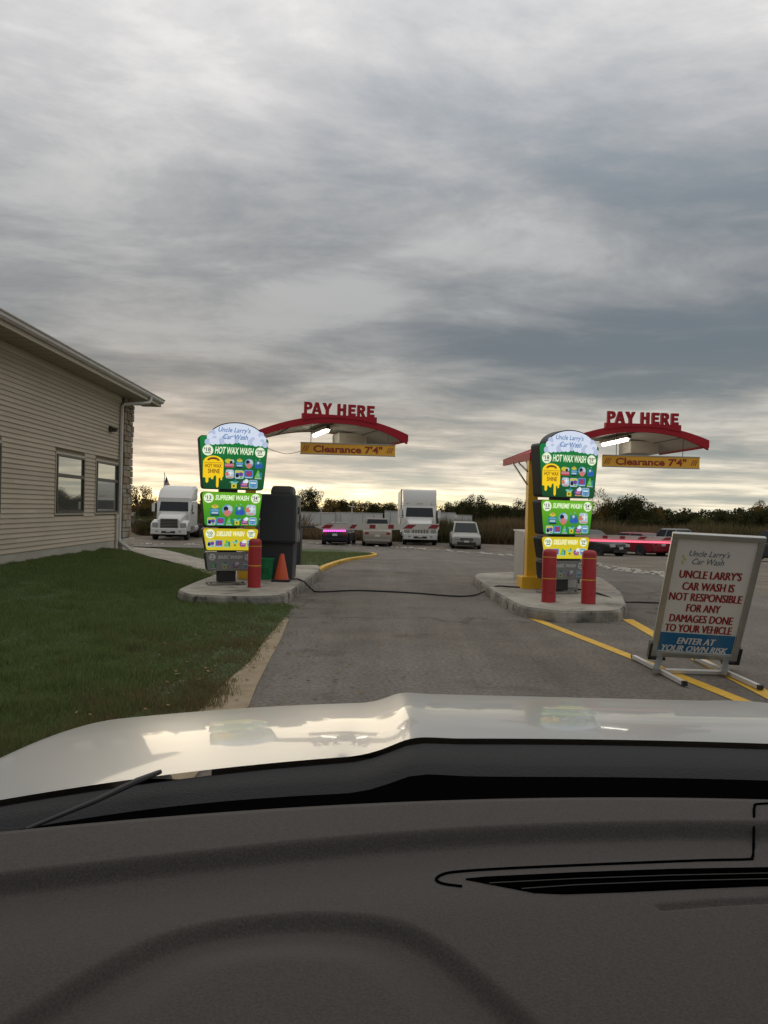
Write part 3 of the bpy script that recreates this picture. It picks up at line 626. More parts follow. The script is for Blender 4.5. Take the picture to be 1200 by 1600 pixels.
def menu_sign(loc, rz, label):
    t = thing('menu_board', loc, label, 'menu sign', 'drive-up wash menu boards on the islands', rz)
    MB().box((0, 0, .02), (.62, .34, .025)).build('base_plate', m_kerb, t)
    for sx in (-.26, .26): MB().lathe([(.016, .03), (.016, .055), (0.001, .056)], (sx, -.12, 0), 6).build('bolt', m_black, t)
    MB().box((0, .02, 1.3), (.30, .17, 2.5)).build('post', m_black, t, bevel=.01)
    Y0, TH = -.13, .24
    def panel(name, m, pc, w, h, w2, r=.05, fw=.012, lab=None):
        cx, cz = rel(*pc); pl = rrect(w, h, r, w2)
        o = MB().prism([(a + cx, b + cz) for a, b in pl], Y0, Y0 + TH, XZ).build('panel', m_body, t, label=lab)
        k = 1 - .02
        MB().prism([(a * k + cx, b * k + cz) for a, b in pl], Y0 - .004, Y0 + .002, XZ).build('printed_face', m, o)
        return o
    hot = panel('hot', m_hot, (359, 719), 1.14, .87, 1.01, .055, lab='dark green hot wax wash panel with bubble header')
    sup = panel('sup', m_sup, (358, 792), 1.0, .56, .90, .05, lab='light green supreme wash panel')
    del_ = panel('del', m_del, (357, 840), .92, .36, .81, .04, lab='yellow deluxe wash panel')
    bas = panel('bas', m_bas, (357.5, 875), .82, .31, .76, .04, lab='unlit grey basic wash panel')
    cy = Y0 - .006
    # bubble header
    cx, cz = rel(363, 684)
    MB().prism([(cx + .47 * math.cos(R_(a)), cz + .02 + .29 * math.sin(R_(a))) for a in range(0, 181, 9)], Y0 + .002, Y0 + TH - .01, XZ).build('header_case', m_body, hot)
    MB().prism([(cx + .455 * math.cos(R_(a)), cz + .02 + .272 * math.sin(R_(a))) for a in range(0, 181, 9)], cy - .001, Y0 + .004, XZ).build('header_face', g_cloud, hot)
    fb = MB(); fb2 = MB(); rr = random.Random(5)
    for i in range(13):
        a = -.47 + .94 * i / 12; dz = .05 * math.cos(a * 3.0) - .045; r = rr.uniform(.042, .062)
        disc(fb if i % 3 else fb2, r, cx + a, cz + dz, cy - .003 - .0002 * i, 14)
        if i < 12: disc(fb2 if i % 2 else fb, r * .8, cx + a + .03, cz + dz + .045, cy - .0025 - .0002 * i, 14)
    rct(fb, cx, cz + .04, .84, .09, cy - .0022)
    for sx in (-1, 1): disc(fb, .06, cx + sx * .43, cz + .05, cy - .002, 14); disc(fb2, .05, cx + sx * .40, cz + .12, cy - .0018, 14)
    multi('foam', [(fb, g_cloud), (fb2, g_cloud2)], hot)
    x, z_ = rel(359, 667.5); put_text("Uncle Larry's", (x, cy - .007, z_), hot, g_blue, w=.53, h=.105, bold=.012, shear=.3)
    x, z_ = rel(361, 677.5); put_text("Car Wash", (x, cy - .007, z_), hot, g_blue, w=.41, h=.085, bold=.012, shear=.3)
    def price(txt, sup_, px, py, r, parent, lit=True):
        x, z_ = rel(px, py); mb = MB(); disc(mb, r, x, z_, cy - .004, 22); mb.build('price_disc', g_cream if lit else m_basw, parent)
        mk = g_navy if lit else m_body
        put_text('$', (x - r * .62, cy - .0065, z_ + r * .3), parent, mk, h=r * .42, bold=.02)
        put_text(txt, (x - (r * .05 if sup_ else -.1 * r), cy - .0065, z_ + r * .12), parent, mk, w=r * (.85 if len(txt) > 1 else .45), h=r * .78, bold=.018)
        if sup_: put_text(sup_, (x + r * .64, cy - .0065, z_ + r * .36), parent, mk, w=r * .42, h=r * .3, bold=.02)
        mb = MB(); rct(mb, x, z_ - r * .5, r * 1.05, r * .14, cy - .006); mb.build('price_note', mk, parent)
    price('18', None, 318, 698, .088, hot); price('39', '99', 400.5, 702.5, .085, hot)
    price('13', None, 321, 774, .08, sup); price('34', '99', 395, 775.5, .078, sup)
    price('10', None, 324.5, 831, .074, del_); price('29', '99', 389, 831.5, .068, del_)
    price('7', None, 328.5, 868, .056, bas, False); price('19', '99', 385, 868.5, .054, bas, False)
    for s_, px, py, w, h, par, m in (('HOT WAX WASH', 359.5, 699.5, .64, .118, hot, g_cream), ('SUPREME WASH', 358, 774, .56, .085, sup, g_cream), ('DELUXE WASH', 356.5, 831, .46, .082, del_, g_cream), ('BASIC WASH', 357, 868, .40, .058, bas, m_basw)):
        x, z_ = rel(px, py); put_text(s_, (x, cy - .004, z_), par, m, w=w, h=h, bold=.028, shear=.25)
    # hot wax emblem
    x, z_ = rel(327, 718); e1 = MB()
    pl = [(x + .165 * math.cos(R_(a)), z_ + .0 + .115 * math.sin(R_(a))) for a in range(0, 181, 10)]
    low = z_ - .22
    dr = [(-.165, 0), (-.165, -.02), (-.12, -.03), (-.12, -.09), (-.10, -.115), (-.075, -.09), (-.075, -.03), (-.04, -.02), (-.03, -.05), (.0, -.05), (.01, .0), (.04, .02), (.05, -.02), (.05, -.16), (.07, -.19), (.09, -.16), (.09, -.03), (.12, -.02), (.12, -.06), (.145, -.06), (.15, -.01), (.165, 0)]
    e1.prism([(a, b) for a, b in pl] + [(x + a, low + .0 + b) for a, b in dr], cy - .007, cy - .002, XZ)
    eb = e1.build('emblem', g_gold, hot)
    e2 = MB(); tri_(e2, [(x + .1 * math.cos(R_(a)), z_ + .035 + .055 * math.sin(R_(a))) for a in range(0, 181, 12)], cy - .0085); rct(e2, x, z_ + .0, .30, .006, cy - .0085); e2.build('emblem_car', g_brown, hot)
    e3 = MB(); rct(e3, x, z_ + .045, .12, .012, cy - .0095); disc(e3, .05, x, z_ + .04, cy - .0092, ry=.015); e3.build('emblem_roof', g_gold, hot)
    put_text('HOT WAX', (x, cy - .009, z_ - .05), hot, g_brown, w=.27, h=.062, bold=.02); put_text('SHINE', (x + .01, cy - .009, z_ - .135), hot, g_brown, w=.19, h=.072, bold=.02)
    for i, (px, py) in enumerate([(352, 719), (368, 719.5), (383, 719.5), (398.5, 721), (353, 736), (368, 737), (383, 736.5), (398, 737.5), (360, 752), (376.5, 751.5), (390.5, 752.5)]): add_icon(i, px, py, 14, hot, cy - .002)
    for i, px in zip((1, 2, 3, 4), (331, 350.5, 370, 388)): add_icon(i, px, 793.5, 17, sup, cy - .002)
    for i, px in zip((5, 6, 7, 8, 9, 10), (326, 340, 353.5, 366, 378.5, 391)): add_icon(i, px, 811, 12.5, sup, cy - .002)
    for i, px in zip((5, 6, 7, 8, 9, 10), (326, 338.5, 351, 364, 376.5, 388)): add_icon(i, px, 846.5, 11.5, del_, cy - .002)
    for i, px in zip((7, 8, 9, 10), (330.5, 348, 366, 382)): add_icon(i, px, 881, 11, bas, cy - .002, False)
    return t
pb = gz(353, 913, .153)
ms = menu_sign((pb.x, pb.y, .153), R_(20), 'lit green and yellow wash menu board standing in front of the dark grey kiosk')
ms.scale = (.965, .965, .97)
pb2 = gz(871.5, 926.5, .153)
copy_thing(ms, (pb2.x, pb2.y, .153), R_(21), 'lit green and yellow wash menu board behind the pair of red bollards', (.98, .98, .97))

# ------------------------------------------------------------------ pay canopies
m_under = mat('canopy_underside', (.44, .41, .35), .7, col2=(.50, .47, .40), nscale=1.5)
m_seam = mat('canopy_seam', (.12, .11, .095), .7)
m_tube = mat('lit_tube', (.9, .9, .85), .4, emit=(1, .95, .82), es=10)
def drop(s_): a = abs(s_); return .18 * a * a if a < 1.15 else .238 + (a - 1.15) * .40
GL = {'P': [[(0, 0), (.33, 0), (.33, .34), (.62, .34), (.88, .42), (1, .58), (1, .78), (.88, .93), (.62, 1), (0, 1)], [(.33, .56), (.33, .78), (.56, .78), (.64, .73), (.64, .61), (.56, .56)]],
      'A': [[(0, 0), (.28, 0), (.345, .18), (.655, .18), (.72, 0), (1, 0), (.66, 1), (.34, 1)], [(.41, .38), (.5, .68), (.59, .38)]],
      'Y': [[(.34, 0), (.66, 0), (.66, .4), (1, 1), (.67, 1), (.5, .64), (.33, 1), (0, 1), (.34, .4)]],
      'H': [[(0, 0), (.33, 0), (.33, .38), (.67, .38), (.67, 0), (1, 0), (1, 1), (.67, 1), (.67, .62), (.33, .62), (.33, 1), (0, 1)]],
      'E': [[(0, 0), (1, 0), (1, .23), (.37, .23), (.37, .39), (.9, .39), (.9, .61), (.37, .61), (.37, .77), (1, .77), (1, 1), (0, 1)]],
      'R': [[(0, 0), (.32, 0), (.32, .36), (.42, .36), (.66, 0), (1, 0), (.74, .4), (.93, .52), (.96, .78), (.82, .94), (.6, 1), (0, 1)], [(.32, .58), (.32, .78), (.55, .78), (.62, .73), (.62, .63), (.55, .58)]]}
def block_letter(ch, w, h):
    loops = GL[ch]; b = MB(); n = sum(map(len, loops)); P = [p for l in loops for p in l]
    tri = tessellate_polygon([[Vector((a, c, 0)) for a, c in l] for l in loops])
    vs = [((a - .5) * w, t, (c - .5) * h) for t in (0, .05) for a, c in P]
    fs = [tuple(t) for t in tri] + [tuple(i + n for i in reversed(t)) for t in tri]; o = 0
    for l in loops:
        k = len(l); fs += [(o + i, o + (i + 1) % k, o + (i + 1) % k + n, o + i + n) for i in range(k)]; o += k
    b.add(vs, fs); return b.mesh('letter', m_redf)
def canopy(loc, label, s0, s1, cs, ct, lit_label, rot=17):
    K = 1.11
    t = thing('pay_canopy', loc, label, 'canopy', 'arched red canopies over the pay lanes', R_(rot)); ZA = 2.85; DP = 1.6; t.location.z = 1.42 * (1 - K); t.scale = (K, K, K); zb = (.153 - 1.42 * (1 - K)) / K
    ss = list(np.linspace(s0, s1, 30)); top = [(a, ZA - drop(a)) for a in ss]
    th = lambda a: .108 if a < s1 - .4 else .108 + .045 * (a - s1 + .4) / .4
    MB().prism(top + [(a, z_ - th(a)) for a, z_ in reversed(top)], -.05, 0, XZ).build('fascia', m_redf, t)
    MB().prism(top + [(a, z_ - .10) for a, z_ in reversed(top)], DP, DP + .05, XZ).build('rear_fascia', m_redf, t)
    MB().prism([(a, z_ - .01) for a, z_ in top] + [(a, z_ - .03) for a, z_ in reversed(top)], 0, DP, XZ).build('roof_skin', m_redf, t)
    MB().prism([(a, z_ - .032) for a, z_ in top] + [(a, z_ - .09) for a, z_ in reversed(top)], 0.001, DP - .001, XZ).build('soffit_liner', m_under, t)
    for a in (-.75, -.05, .65):
        MB().box((a, DP / 2, ZA - drop(a) - .094), (.02, DP - .02, .012)).build('soffit_seam', m_seam, t)
    for side in (s0, s1): MB().box((side + (.0 if side > 0 else 0), DP / 2, ZA - drop(side) - .06), (.03, DP + .08, .11)).build('end_cap', m_redf, t)
    MB().prism([(-.59, ZA + .016), (.60, ZA + .016), (.60, ZA - .09), (.3, ZA - .04), (0, ZA - .03), (-.3, ZA - .04), (-.59, ZA - .09)], -.062, .01, XZ).build('letter_plinth', m_redf, t)
    for ch, x, w in (('P', -.5, .125), ('A', -.365, .155), ('Y', -.2, .15), ('H', .03, .135), ('E', .195, .115), ('R', .345, .13), ('E', .50, .115)):
        link('letter', block_letter(ch, w, .176), t, (x + .005, -.055, ZA + .016 + .0885))
    zt = ZA - drop(cs) - .09
    MB().box((cs, ct, (zb + .22 + zt) / 2), (.15, .15, zt - zb - .22)).build('column', m_yelcol, t, bevel=.006)
    MB().box((cs, ct, zb + .113), (.33, .33, .225)).build('column_base', m_yelcol, t, bevel=.01)
    for sx in (-1, 1):
        b = MB(); b.bar((cs + sx * .08, ct, zt - .42), (cs + sx * .10, ct + .8, ZA - drop(cs + sx * .10) - .1), .02); b.bar((cs + sx * .08, ct, zt - .22), (cs + sx * .10, ct + .5, ZA - drop(cs + sx * .10) - .1), .02); b.build('brace', m_black, t)
    b = MB(); b.box((.5, 1.25, ZA - drop(.5) - .2), (.5, .5, .2)); b.build('service_box', m_under, t, bevel=.01)
    b = MB(); b.box((-.12, .75, ZA - .155), (.12, 1.06, .05)); b.build('lamp_housing', m_wmetal, t)
    MB().tube([(-.12, .25, ZA - .2), (-.12, 1.25, ZA - .2)], .028, 8).build('light_tube', m_tube, t, label=lit_label)
    b = MB(); b.tube([(-1.35, .35, ZA - drop(1.35) - .06), (-1.32, .3, ZA - drop(1.35) - .17)], .035, 8); b.tube([(-1.36, .36, ZA - drop(1.35) - .17), (-1.24, .2, ZA - drop(1.35) - .23)], .05, 8); b.build('camera_housing', m_kerb, t)
    b = MB(); b.tube([(-.14, .12, ZA - .14), (-.14, .12, ZA - .19)], .03, 8); b.build('spot_fitting', m_black, t)
    return t
canopy((-.82, 13.3, 0), 'arched red PAY HERE canopy over the left lane with a white tube lamp', -1.72, 1.12, -1.27, .55, 'short lit fluorescent tube')
canopy((4.34, 13.05, 0), 'arched red PAY HERE canopy over the right lane, its left wing past the yellow column', -1.73, 1.05, -1.66, .10, 'lit fluorescent tube', 5).location.z -= .05
# clearance boards
m_or = mat('orange_print', (.86, .42, .03), .5, col2=(.9, .47, .04), nscale=3); m_ort = mat('rust_lettering', (.30, .03, .015), .5)
def clearance(uL, vL, uR, vR, y0, rz, label, hang):
    a, b = at(uL, vL, y0), at(uR, vR, y0); c = (a + b) / 2; w = (b - a).length
    t = thing('clearance_board', (c.x, y0, c.z), label, 'clearance sign', 'orange clearance boards hung under the canopies', rz)
    MB().box((0, 0, 0), (w, .03, .19)).build('board', m_or, t)
    for s_ in (-1, 1): MB().box((0, -.002, s_ * .098), (w + .01, .045, .016)).build('rail', m_alu, t)
    put_text('Clearance 7\'4"', (.0, -.018, -.002), t, m_ort, w=w * .73, h=.13, bold=.03)
    for s_ in (-1, 1):
        for k in range(3):
            mb = MB(); rct(mb, s_ * w * .445 + (k - 1) * .035, 0, .014, .1, -.018, .022); mb.build('hazard_slash', m_ort, t)
    for x, dz in hang: MB().tube([(x, 0, .09), (x, 0, dz)], .006, 5).build('hanger', m_seam, t)
    return t
clearance(470, 699.5, 617.5, 705, 13.45, R_(4), 'orange clearance height board hanging over the left lane', ((-.65, .46), (.7, .30)))
clearance(940.5, 719.5, 1093, 724, 13.2, R_(1), 'orange clearance height board hanging over the right lane', ((-.6, .60), (.55, .50)))
tag(MB().tube(catmull([at(418, 700, 13.3), at(430, 705, 13.3), at(447, 709, 13.35), at(462, 707, 13.4), at(471, 705, 13.43)], 5), .005, 5).build('signal_wire', m_black, None), 'thin black wire sagging from the canopy camera to the left clearance board', 'wire')

# ------------------------------------------------------------------ bollards
def bollard(u, v, label):
    p = gz(u, v, .153); t = thing('bollard', (p.x, p.y, .153), label, 'bollard', 'red sleeved bollards guarding the menu boards')
    MB().lathe([(.102, 0), (.102, .70), (.098, .725), (.08, .748), (.045, .76), (.002, .763)], n=24).build('sleeve', m_red, t, smooth_=True)
    for z_ in (.335, .64): MB().lathe([(.1035, z_), (.1035, z_ + .012)], n=24).build('reflective_band', m_yel, t)
    return t
bollard(397, 917.5, 'lone red bollard in front of the left menu board, beside the green bucket'); bollard(857, 940.5, 'left bollard of the pair, nearest the yellow canopy column')
bollard(919, 943, 'right bollard of the pair, at the outer end of the right island')
# green bucket
m_bucket = mat('green_bucket', (.012, .22, .075), .45); p = gz(414, 905, .153)
t = thing('bucket', (p.x, p.y, .153), 'green plastic bucket with lid between the red bollard and the cone', 'bucket')
MB().lathe([(.12, 0), (.145, .30), (.152, .30), (.152, .315), (.146, .315), (.148, .335)], n=24).build('pail', m_bucket, t, smooth_=True)
MB().lathe([(.158, .335), (.16, .365), (.15, .372), (.002, .372)], n=24).build('lid', m_bucket, t)
for z_ in (.19, .155, .12):
    b = MB(); b.rings([[((.1365 + z * .0) * math.cos(a), .1365 * math.sin(a), z) for a in np.linspace(R_(240), R_(300), 8)] for z in (z_, z_ + .014)], False, False); b.build('printed_line', mat('green_print', (.006, .09, .035), .5), t)
# cone
p = gz(440, 908, .153); t = thing('traffic_cone', (p.x, p.y - .02, .153), 'orange traffic cone standing before the grey kiosk', 'traffic cone')
m_cone = mat('cone_orange', (.62, .085, .02), .5, col2=(.55, .075, .02), nscale=5)
MB().box((0, 0, .018), (.31, .31, .035)).build('cone_base', m_rubber, t, bevel=.01)
MB().lathe([(.125, .036), (.12, .05), (.035, .46), (.028, .468), (.012, .468)], n=24).build('cone_body', m_cone, t, smooth_=True)
# kiosk
m_kdark = mat('kiosk_plastic', (.035, .038, .042), .55, col2=(.045, .048, .052), nscale=2); m_klite = mat('kiosk_face', (.20, .20, .19), .45)
t = thing('pay_kiosk', (-1.86, 13.75, .153), 'tall dark grey pay kiosk with rounded hood behind the left menu board', 'kiosk')
MB().box((0, 0, .32), (.55, .56, .64), taper=1.06).build('pedestal', m_kdark, t, bevel=.02)
MB().box((0, 0, 1.065), (.62, .66, .85)).build('cabinet', m_kdark, t, bevel=.035)
MB().box((0, 0, .65), (.66, .70, .03)).build('rain_lip', m_black, t)
MB().box((.05, .02, 1.56), (.42, .5, .16), taper=.86).build('hood', mat('kiosk_hood', (.075, .078, .075), .5), t, bevel=.05)
k_ = MB(); k_.box((.325, 0, 1.04), (.03, .56, .76)); kf = k_.build('payment_face', m_klite, t, bevel=.006)
MB().box((.345, -.1, 1.2), (.012, .2, .14)).build('screen', m_glass, kf); MB().box((.345, -.12, .95), (.014, .10, .12)).build('card_slot', m_black, kf); MB().box((.345, .14, 1.0), (.014, .1, .3)).build('cash_slot', m_black, kf)
MB().box((.345, .1, .74), (.014, .14, .08)).build('receipt_tray', m_alu, kf)
# grey boxes on right island
t = thing('pay_cabinet', (2.84, 14.4, .153), 'flat pale grey metal cabinet behind the yellow column on the right island', 'cabinet')
MB().box((0, 0, .46), (.56, 1.2, .92)).build('case', m_grey, t, bevel=.008); MB().box((0, 0, .93), (.6, 1.24, .025)).build('lid', m_wmetal, t); MB().box((-.285, 0, .46), (.012, 1.0, .74)).build('door', m_grey, t)
t = thing('junction_box', (3.09, 12.75, .153), 'small grey steel box on the ground behind the right menu board post', 'box')
MB().box((0, 0, .24), (.26, .22, .48)).build('case', m_grey, t, bevel=.006); MB().box((0, -.115, .25), (.21, .01, .38)).build('door', m_wmetal, t)
# ------------------------------------------------------------------ barrier arms
m_led = mat('pink_led', (.8, .1, .2), .4, emit=(1, .13, .22), es=1.3); m_led2 = mat('magenta_led', (.8, .1, .6), .4, emit=(1, .14, .75), es=1.6)
m_armred = mat('arm_red', (.26, .02, .03), .5)
def barrier(label, u0, v0, u1, v1, y0, h, reds, led, post_u, ledm, tip):
    a, b = at(u0, v0, y0), at(u1, v1, y0); c = at(post_u, v0, y0 + .2)
    t = thing('barrier_gate', (c.x, y0 + .2, H(0, y0)), label, 'barrier gate', 'striped barrier arms closing the two lanes')
    o = Vector(t.location); zt = a.z - o.z
    MB().box((0, 0, (zt + .1) / 2), (.3, .3, zt + .1)).build('gate_housing', m_kdark, t, bevel=.02)
    MB().box(((a.x + .3 - o.x) / 2, -.15, zt - .01), (abs(a.x + .3 - o.x), .03, .04)).build('pivot_bar', m_kdark, t)
    A, Bv = a - o, b - o; n = 1
    pl = [(A.x, A.z), (A.x + tip, A.z + h / 2), (Bv.x, Bv.z + h / 2), (Bv.x, Bv.z - h / 2 * .8), (A.x + tip, A.z - h / 2)]
    MB().prism(pl, A.y - .02, A.y + .02, XZ).build('boom', m_wmetal, t)
    for u_, w, sk in reds:
        p = at(u_, v0 + (v1 - v0) * (u_ - u0) / (u1 - u0), y0) - o; mb = MB(); rct(mb, p.x, p.z + h * .04, w, h * .62, A.y - .023, sk); mb.build('red_stripe', m_armred, t)
    l0 = at(led[0], v0 + (v1 - v0) * (led[0] - u0) / (u1 - u0), y0) - o; l1 = at(led[1], v0 + (v1 - v0) * (led[1] - u0) / (u1 - u0), y0) - o
    if led[2]: n_ = int((l1.x - l0.x) / .05)
    mb = MB(); kk = int((l1.x - l0.x) / .045)
    for i in range(kk):
        p = l0.lerp(l1, (i + .5) / kk); mb.box((p.x, A.y - .035, p.z - h * .5 - .02), (.034, .02, .035))
    mb.build('light_strip', ledm, t)
    return t
barrier('white barrier arm with red stripes and a short magenta light strip, left lane', 491, 823, 686, 823.5, 18, .15, [(512, .2, .05), (552, .12, .04), (582, .14, 0), (611, .13, 0), (640, .2, .06), (678, .2, .05)], (505, 541, 1), 462, m_led2, .25)
barrier('white barrier arm glowing pink along its length, right lane', 898, 838, 1120, 844.5, 14, .085, [(945, .09, 0), (972, .09, 0), (1003, .13, .03), (1043, .15, .04)], (900, 1118, 1), 892, m_led, .02)
# ------------------------------------------------------------------ black hose across the lane
hp = [gz(452, 905, .17), gz(466, 905, .17), gz(475, 909, .165), gz(481, 915, .12), gz(488, 921, .02), gz(500, 924.5, .014), gz(560, 922.5, .014), gz(640, 926, .014), gz(705, 931, .014), gz(738, 930.5, .014), gz(760, 923, .06), gz(776, 916, .165), gz(800, 917, .165), (gz(842, 919, .165)), gz(905, 921, .165), gz(940, 929, .165), gz(962, 938, .12), gz(968, 941, .014), gz(1000, 941, .014), gz(1045, 943, .014), gz(1150, 950, .014)]
tag(MB().tube(catmull(hp, 5), .013, 6).build('hose', m_rubber, None), 'thin black hose lying across both lanes from the grey kiosk over the right island', 'hose')
# ------------------------------------------------------------------ swinging frame sign
Ws, Hs = .787, 1.284; O = Vector((2.931, 7.2, .1015)); RM = Matrix.Rotation(-.0965, 3, 'Z') @ Matrix.Rotation(.423, 3, 'X') @ Matrix.Rotation(.0293, 3, 'Y')
ux, wy, vz = RM.col[0], RM.col[1], RM.col[2]
t = thing('pavement_sign', O, "silver framed warning sign leaning forward on the asphalt, white face with red lettering", 'sign')
t.matrix_world = Matrix((ux, wy, vz)).transposed().to_4x4(); t.matrix_world.translation = O
inv = t.matrix_world.inverted()
m_face = mat('sign_face', (.66, .645, .61), .35, coat=.2, col2=(.62, .605, .57), nscale=2); m_sred = mat('sign_red', (.26, .008, .014), .4); m_sblue = mat('sign_blue', (.008, .12, .27), .35, coat=.4); m_sgrey = mat('sign_grey_blue', (.10, .15, .20), .4)
fw = .052
for c, d in (((0, 0, fw / 2), (Ws, .045, fw)), ((0, 0, Hs - fw / 2), (Ws, .045, fw)), ((-Ws / 2 + fw / 2, 0, Hs / 2), (fw, .045, Hs - 2 * fw)), ((Ws / 2 - fw / 2, 0, Hs / 2), (fw, .045, Hs - 2 * fw))):
    MB().box(c, d).build('frame_rail', m_alu, t, bevel=.008)
MB().box((0, .012, Hs / 2), (Ws - 2 * fw, .012, Hs - 2 * fw)).build('backing', m_grey, t)
MB().box((0, .002, Hs / 2), (Ws - 2 * fw, .006, Hs - 2 * fw)).build('face', m_face, t)
def zf(y): return Hs * (1 - (y - 118) / 1050.0)
def ext(y): return 405 - .19 * (y - 115), 1165 - .226 * (y - 130)
def line(s_, y, x0, x1, h, m, shear=0, bold=.03):
    a, b = ext(y); w = Ws * (x1 - x0) / (b - a); cx = Ws * (((x0 + x1) / 2 - a) / (b - a) - .5)
    me = text_mesh(s_, w=w - .008, h=h * Hs / 1050, bold=0, shear=shear, m=m)
    bm = bmesh.new(); bm.from_mesh(me); src_ = list(bm.verts) + list(bm.edges) + list(bm.faces)
    for dx, dy in (((-.0035, -.0003), (.0035, -.0006), (-.0012, -.0009), (.0012, -.0012)) if bold > .02 else ((.001, -.0003),)):
        g_ = bmesh.ops.duplicate(bm, geom=src_)['geom']; bmesh.ops.translate(bm, vec=(dx, dy, 0), verts=[e for e in g_ if isinstance(e, bmesh.types.BMVert)])
    bm.to_mesh(me); bm.free(); link('lettering', me, t, (cx, -.003, zf(y)))
bz = (zf(952) + fw + .006) / 2
MB().box((0, -.0015, bz + .0), (Ws - 2 * fw - .012, .002, zf(952) - fw - .01)).build('blue_band', m_sblue, t)
MB().box((0, -.0018, fw + .008), (Ws - 2 * fw - .012, .0024, .006)).build('white_edge', m_face, t)
line("Uncle Larry's", 283, 537, 880, 62, m_sgrey, .3, .01); line("Car Wash", 340, 562, 832, 48, m_sgrey, .3, .01)
for s_, y, a, b in (("UNCLE LARRY'S", 447, 458, 976), ("CAR WASH IS", 546, 482, 915), ("NOT RESPONSIBLE", 637, 372, 978), ("FOR ANY", 730, 515, 800), ("DAMAGES DONE", 823, 373, 903), ("TO YOUR VEHICLE", 910, 333, 893)): line(s_, y, a, b, 66, m_sred, .0, .035)
line("ENTER AT", 1021, 432, 760, 56, m_face, .25); line("YOUR OWN RISK", 1090, 302, 855, 54, m_face, .25)
fb = MB(); rr = random.Random(2)
for i in range(5): disc(fb, .011, -.27 + .012 * (i % 3) , zf(300 + i * 15), -.003, 10)
fb.build('bubble_mark', mat('faded_yellow', (.5, .48, .2), .5), t)
for sx in (-1, 1):
    b = MB(); x = sx * (Ws / 2 + .012)
    b.box((x, .0, .06), (.022, .06, .17)); b.box((x - sx * .07, 0, -.022), (.16, .06, .022)); b.build('bracket', m_black, t)
def w2l(p): return inv @ Vector(p)
for (ua, va, ub, vb, ul, vl, x) in ((990, 1026, 1068, 1067, 1024, 1048, -1), (1088, 1029, 1186, 1073, 1132, 1051, 1)):
    a, b = gz(ua, va, .03), gz(ub, vb, .03); m_ = gz(ul, vl, .05)
    d = (b - a).normalized()
    MB().bar(w2l(a), w2l(b), .036, .034).build('foot', m_wmetal, t); MB().bar(w2l(b), w2l(b + d * .035), .04, .037).build('end_plug', m_black, t); MB().bar(w2l(a - d * .02), w2l(a), .04, .037).build('end_plug', m_black, t)
    top = t.matrix_world @ Vector((x * (Ws / 2 - .095), 0, -.02)); MB().bar(w2l(m_), w2l(top), .05, .04).build('leg', m_alu, t)
MB().bar(w2l(gz(1040, 1047.5, .035)), w2l(gz(1134, 1050.5, .035)), .03).build('cross_bar', m_wmetal, t)
# ------------------------------------------------------------------ vehicles
m_tyre = mat('tyre', (.018, .018, .018), .85); m_rim = mat('rim', (.35, .35, .34), .3, .8); m_chrome = mat('chrome', (.42, .42, .40), .3, 1)
m_vglass = mat('vehicle_glass', (.01, .012, .014), .12, spec=.35); m_lens = mat('lamp_lens', (.30, .30, .29), .12, coat=.5); m_tail = mat('tail_lens', (.28, .012, .012), .25, coat=.4); m_plate = mat('plate', (.55, .55, .52), .5)
m_blk = mat('black_plastic', (.02, .02, .02), .6)
def paint(n, c): return mat('paint_' + n, c, .42, coat=.22, spec=.35)
def wheel(t, x, y, r, w, front=True):
    b = MB(); n = 20; sgn = 1 if x > 0 else -1
    def cyl(prof):
        return [[(x + a * sgn, y + q * math.cos(2 * math.pi * k / n), r + q * math.sin(2 * math.pi * k / n)) for k in range(n)] for q, a in prof]
    b.rings(cyl([(r * .6, -w / 2), (r * .95, -w / 2), (r, -w * .35), (r, w * .35), (r * .95, w / 2), (r * .62, w / 2)])); o = b.build('wheel', m_tyre, t)
    MB().rings(cyl([(r * .6, w * .4), (r * .6, w / 2 + .004), (r * .5, w * .44), (r * .15, w * .47)])).build('rim', m_rim, o)
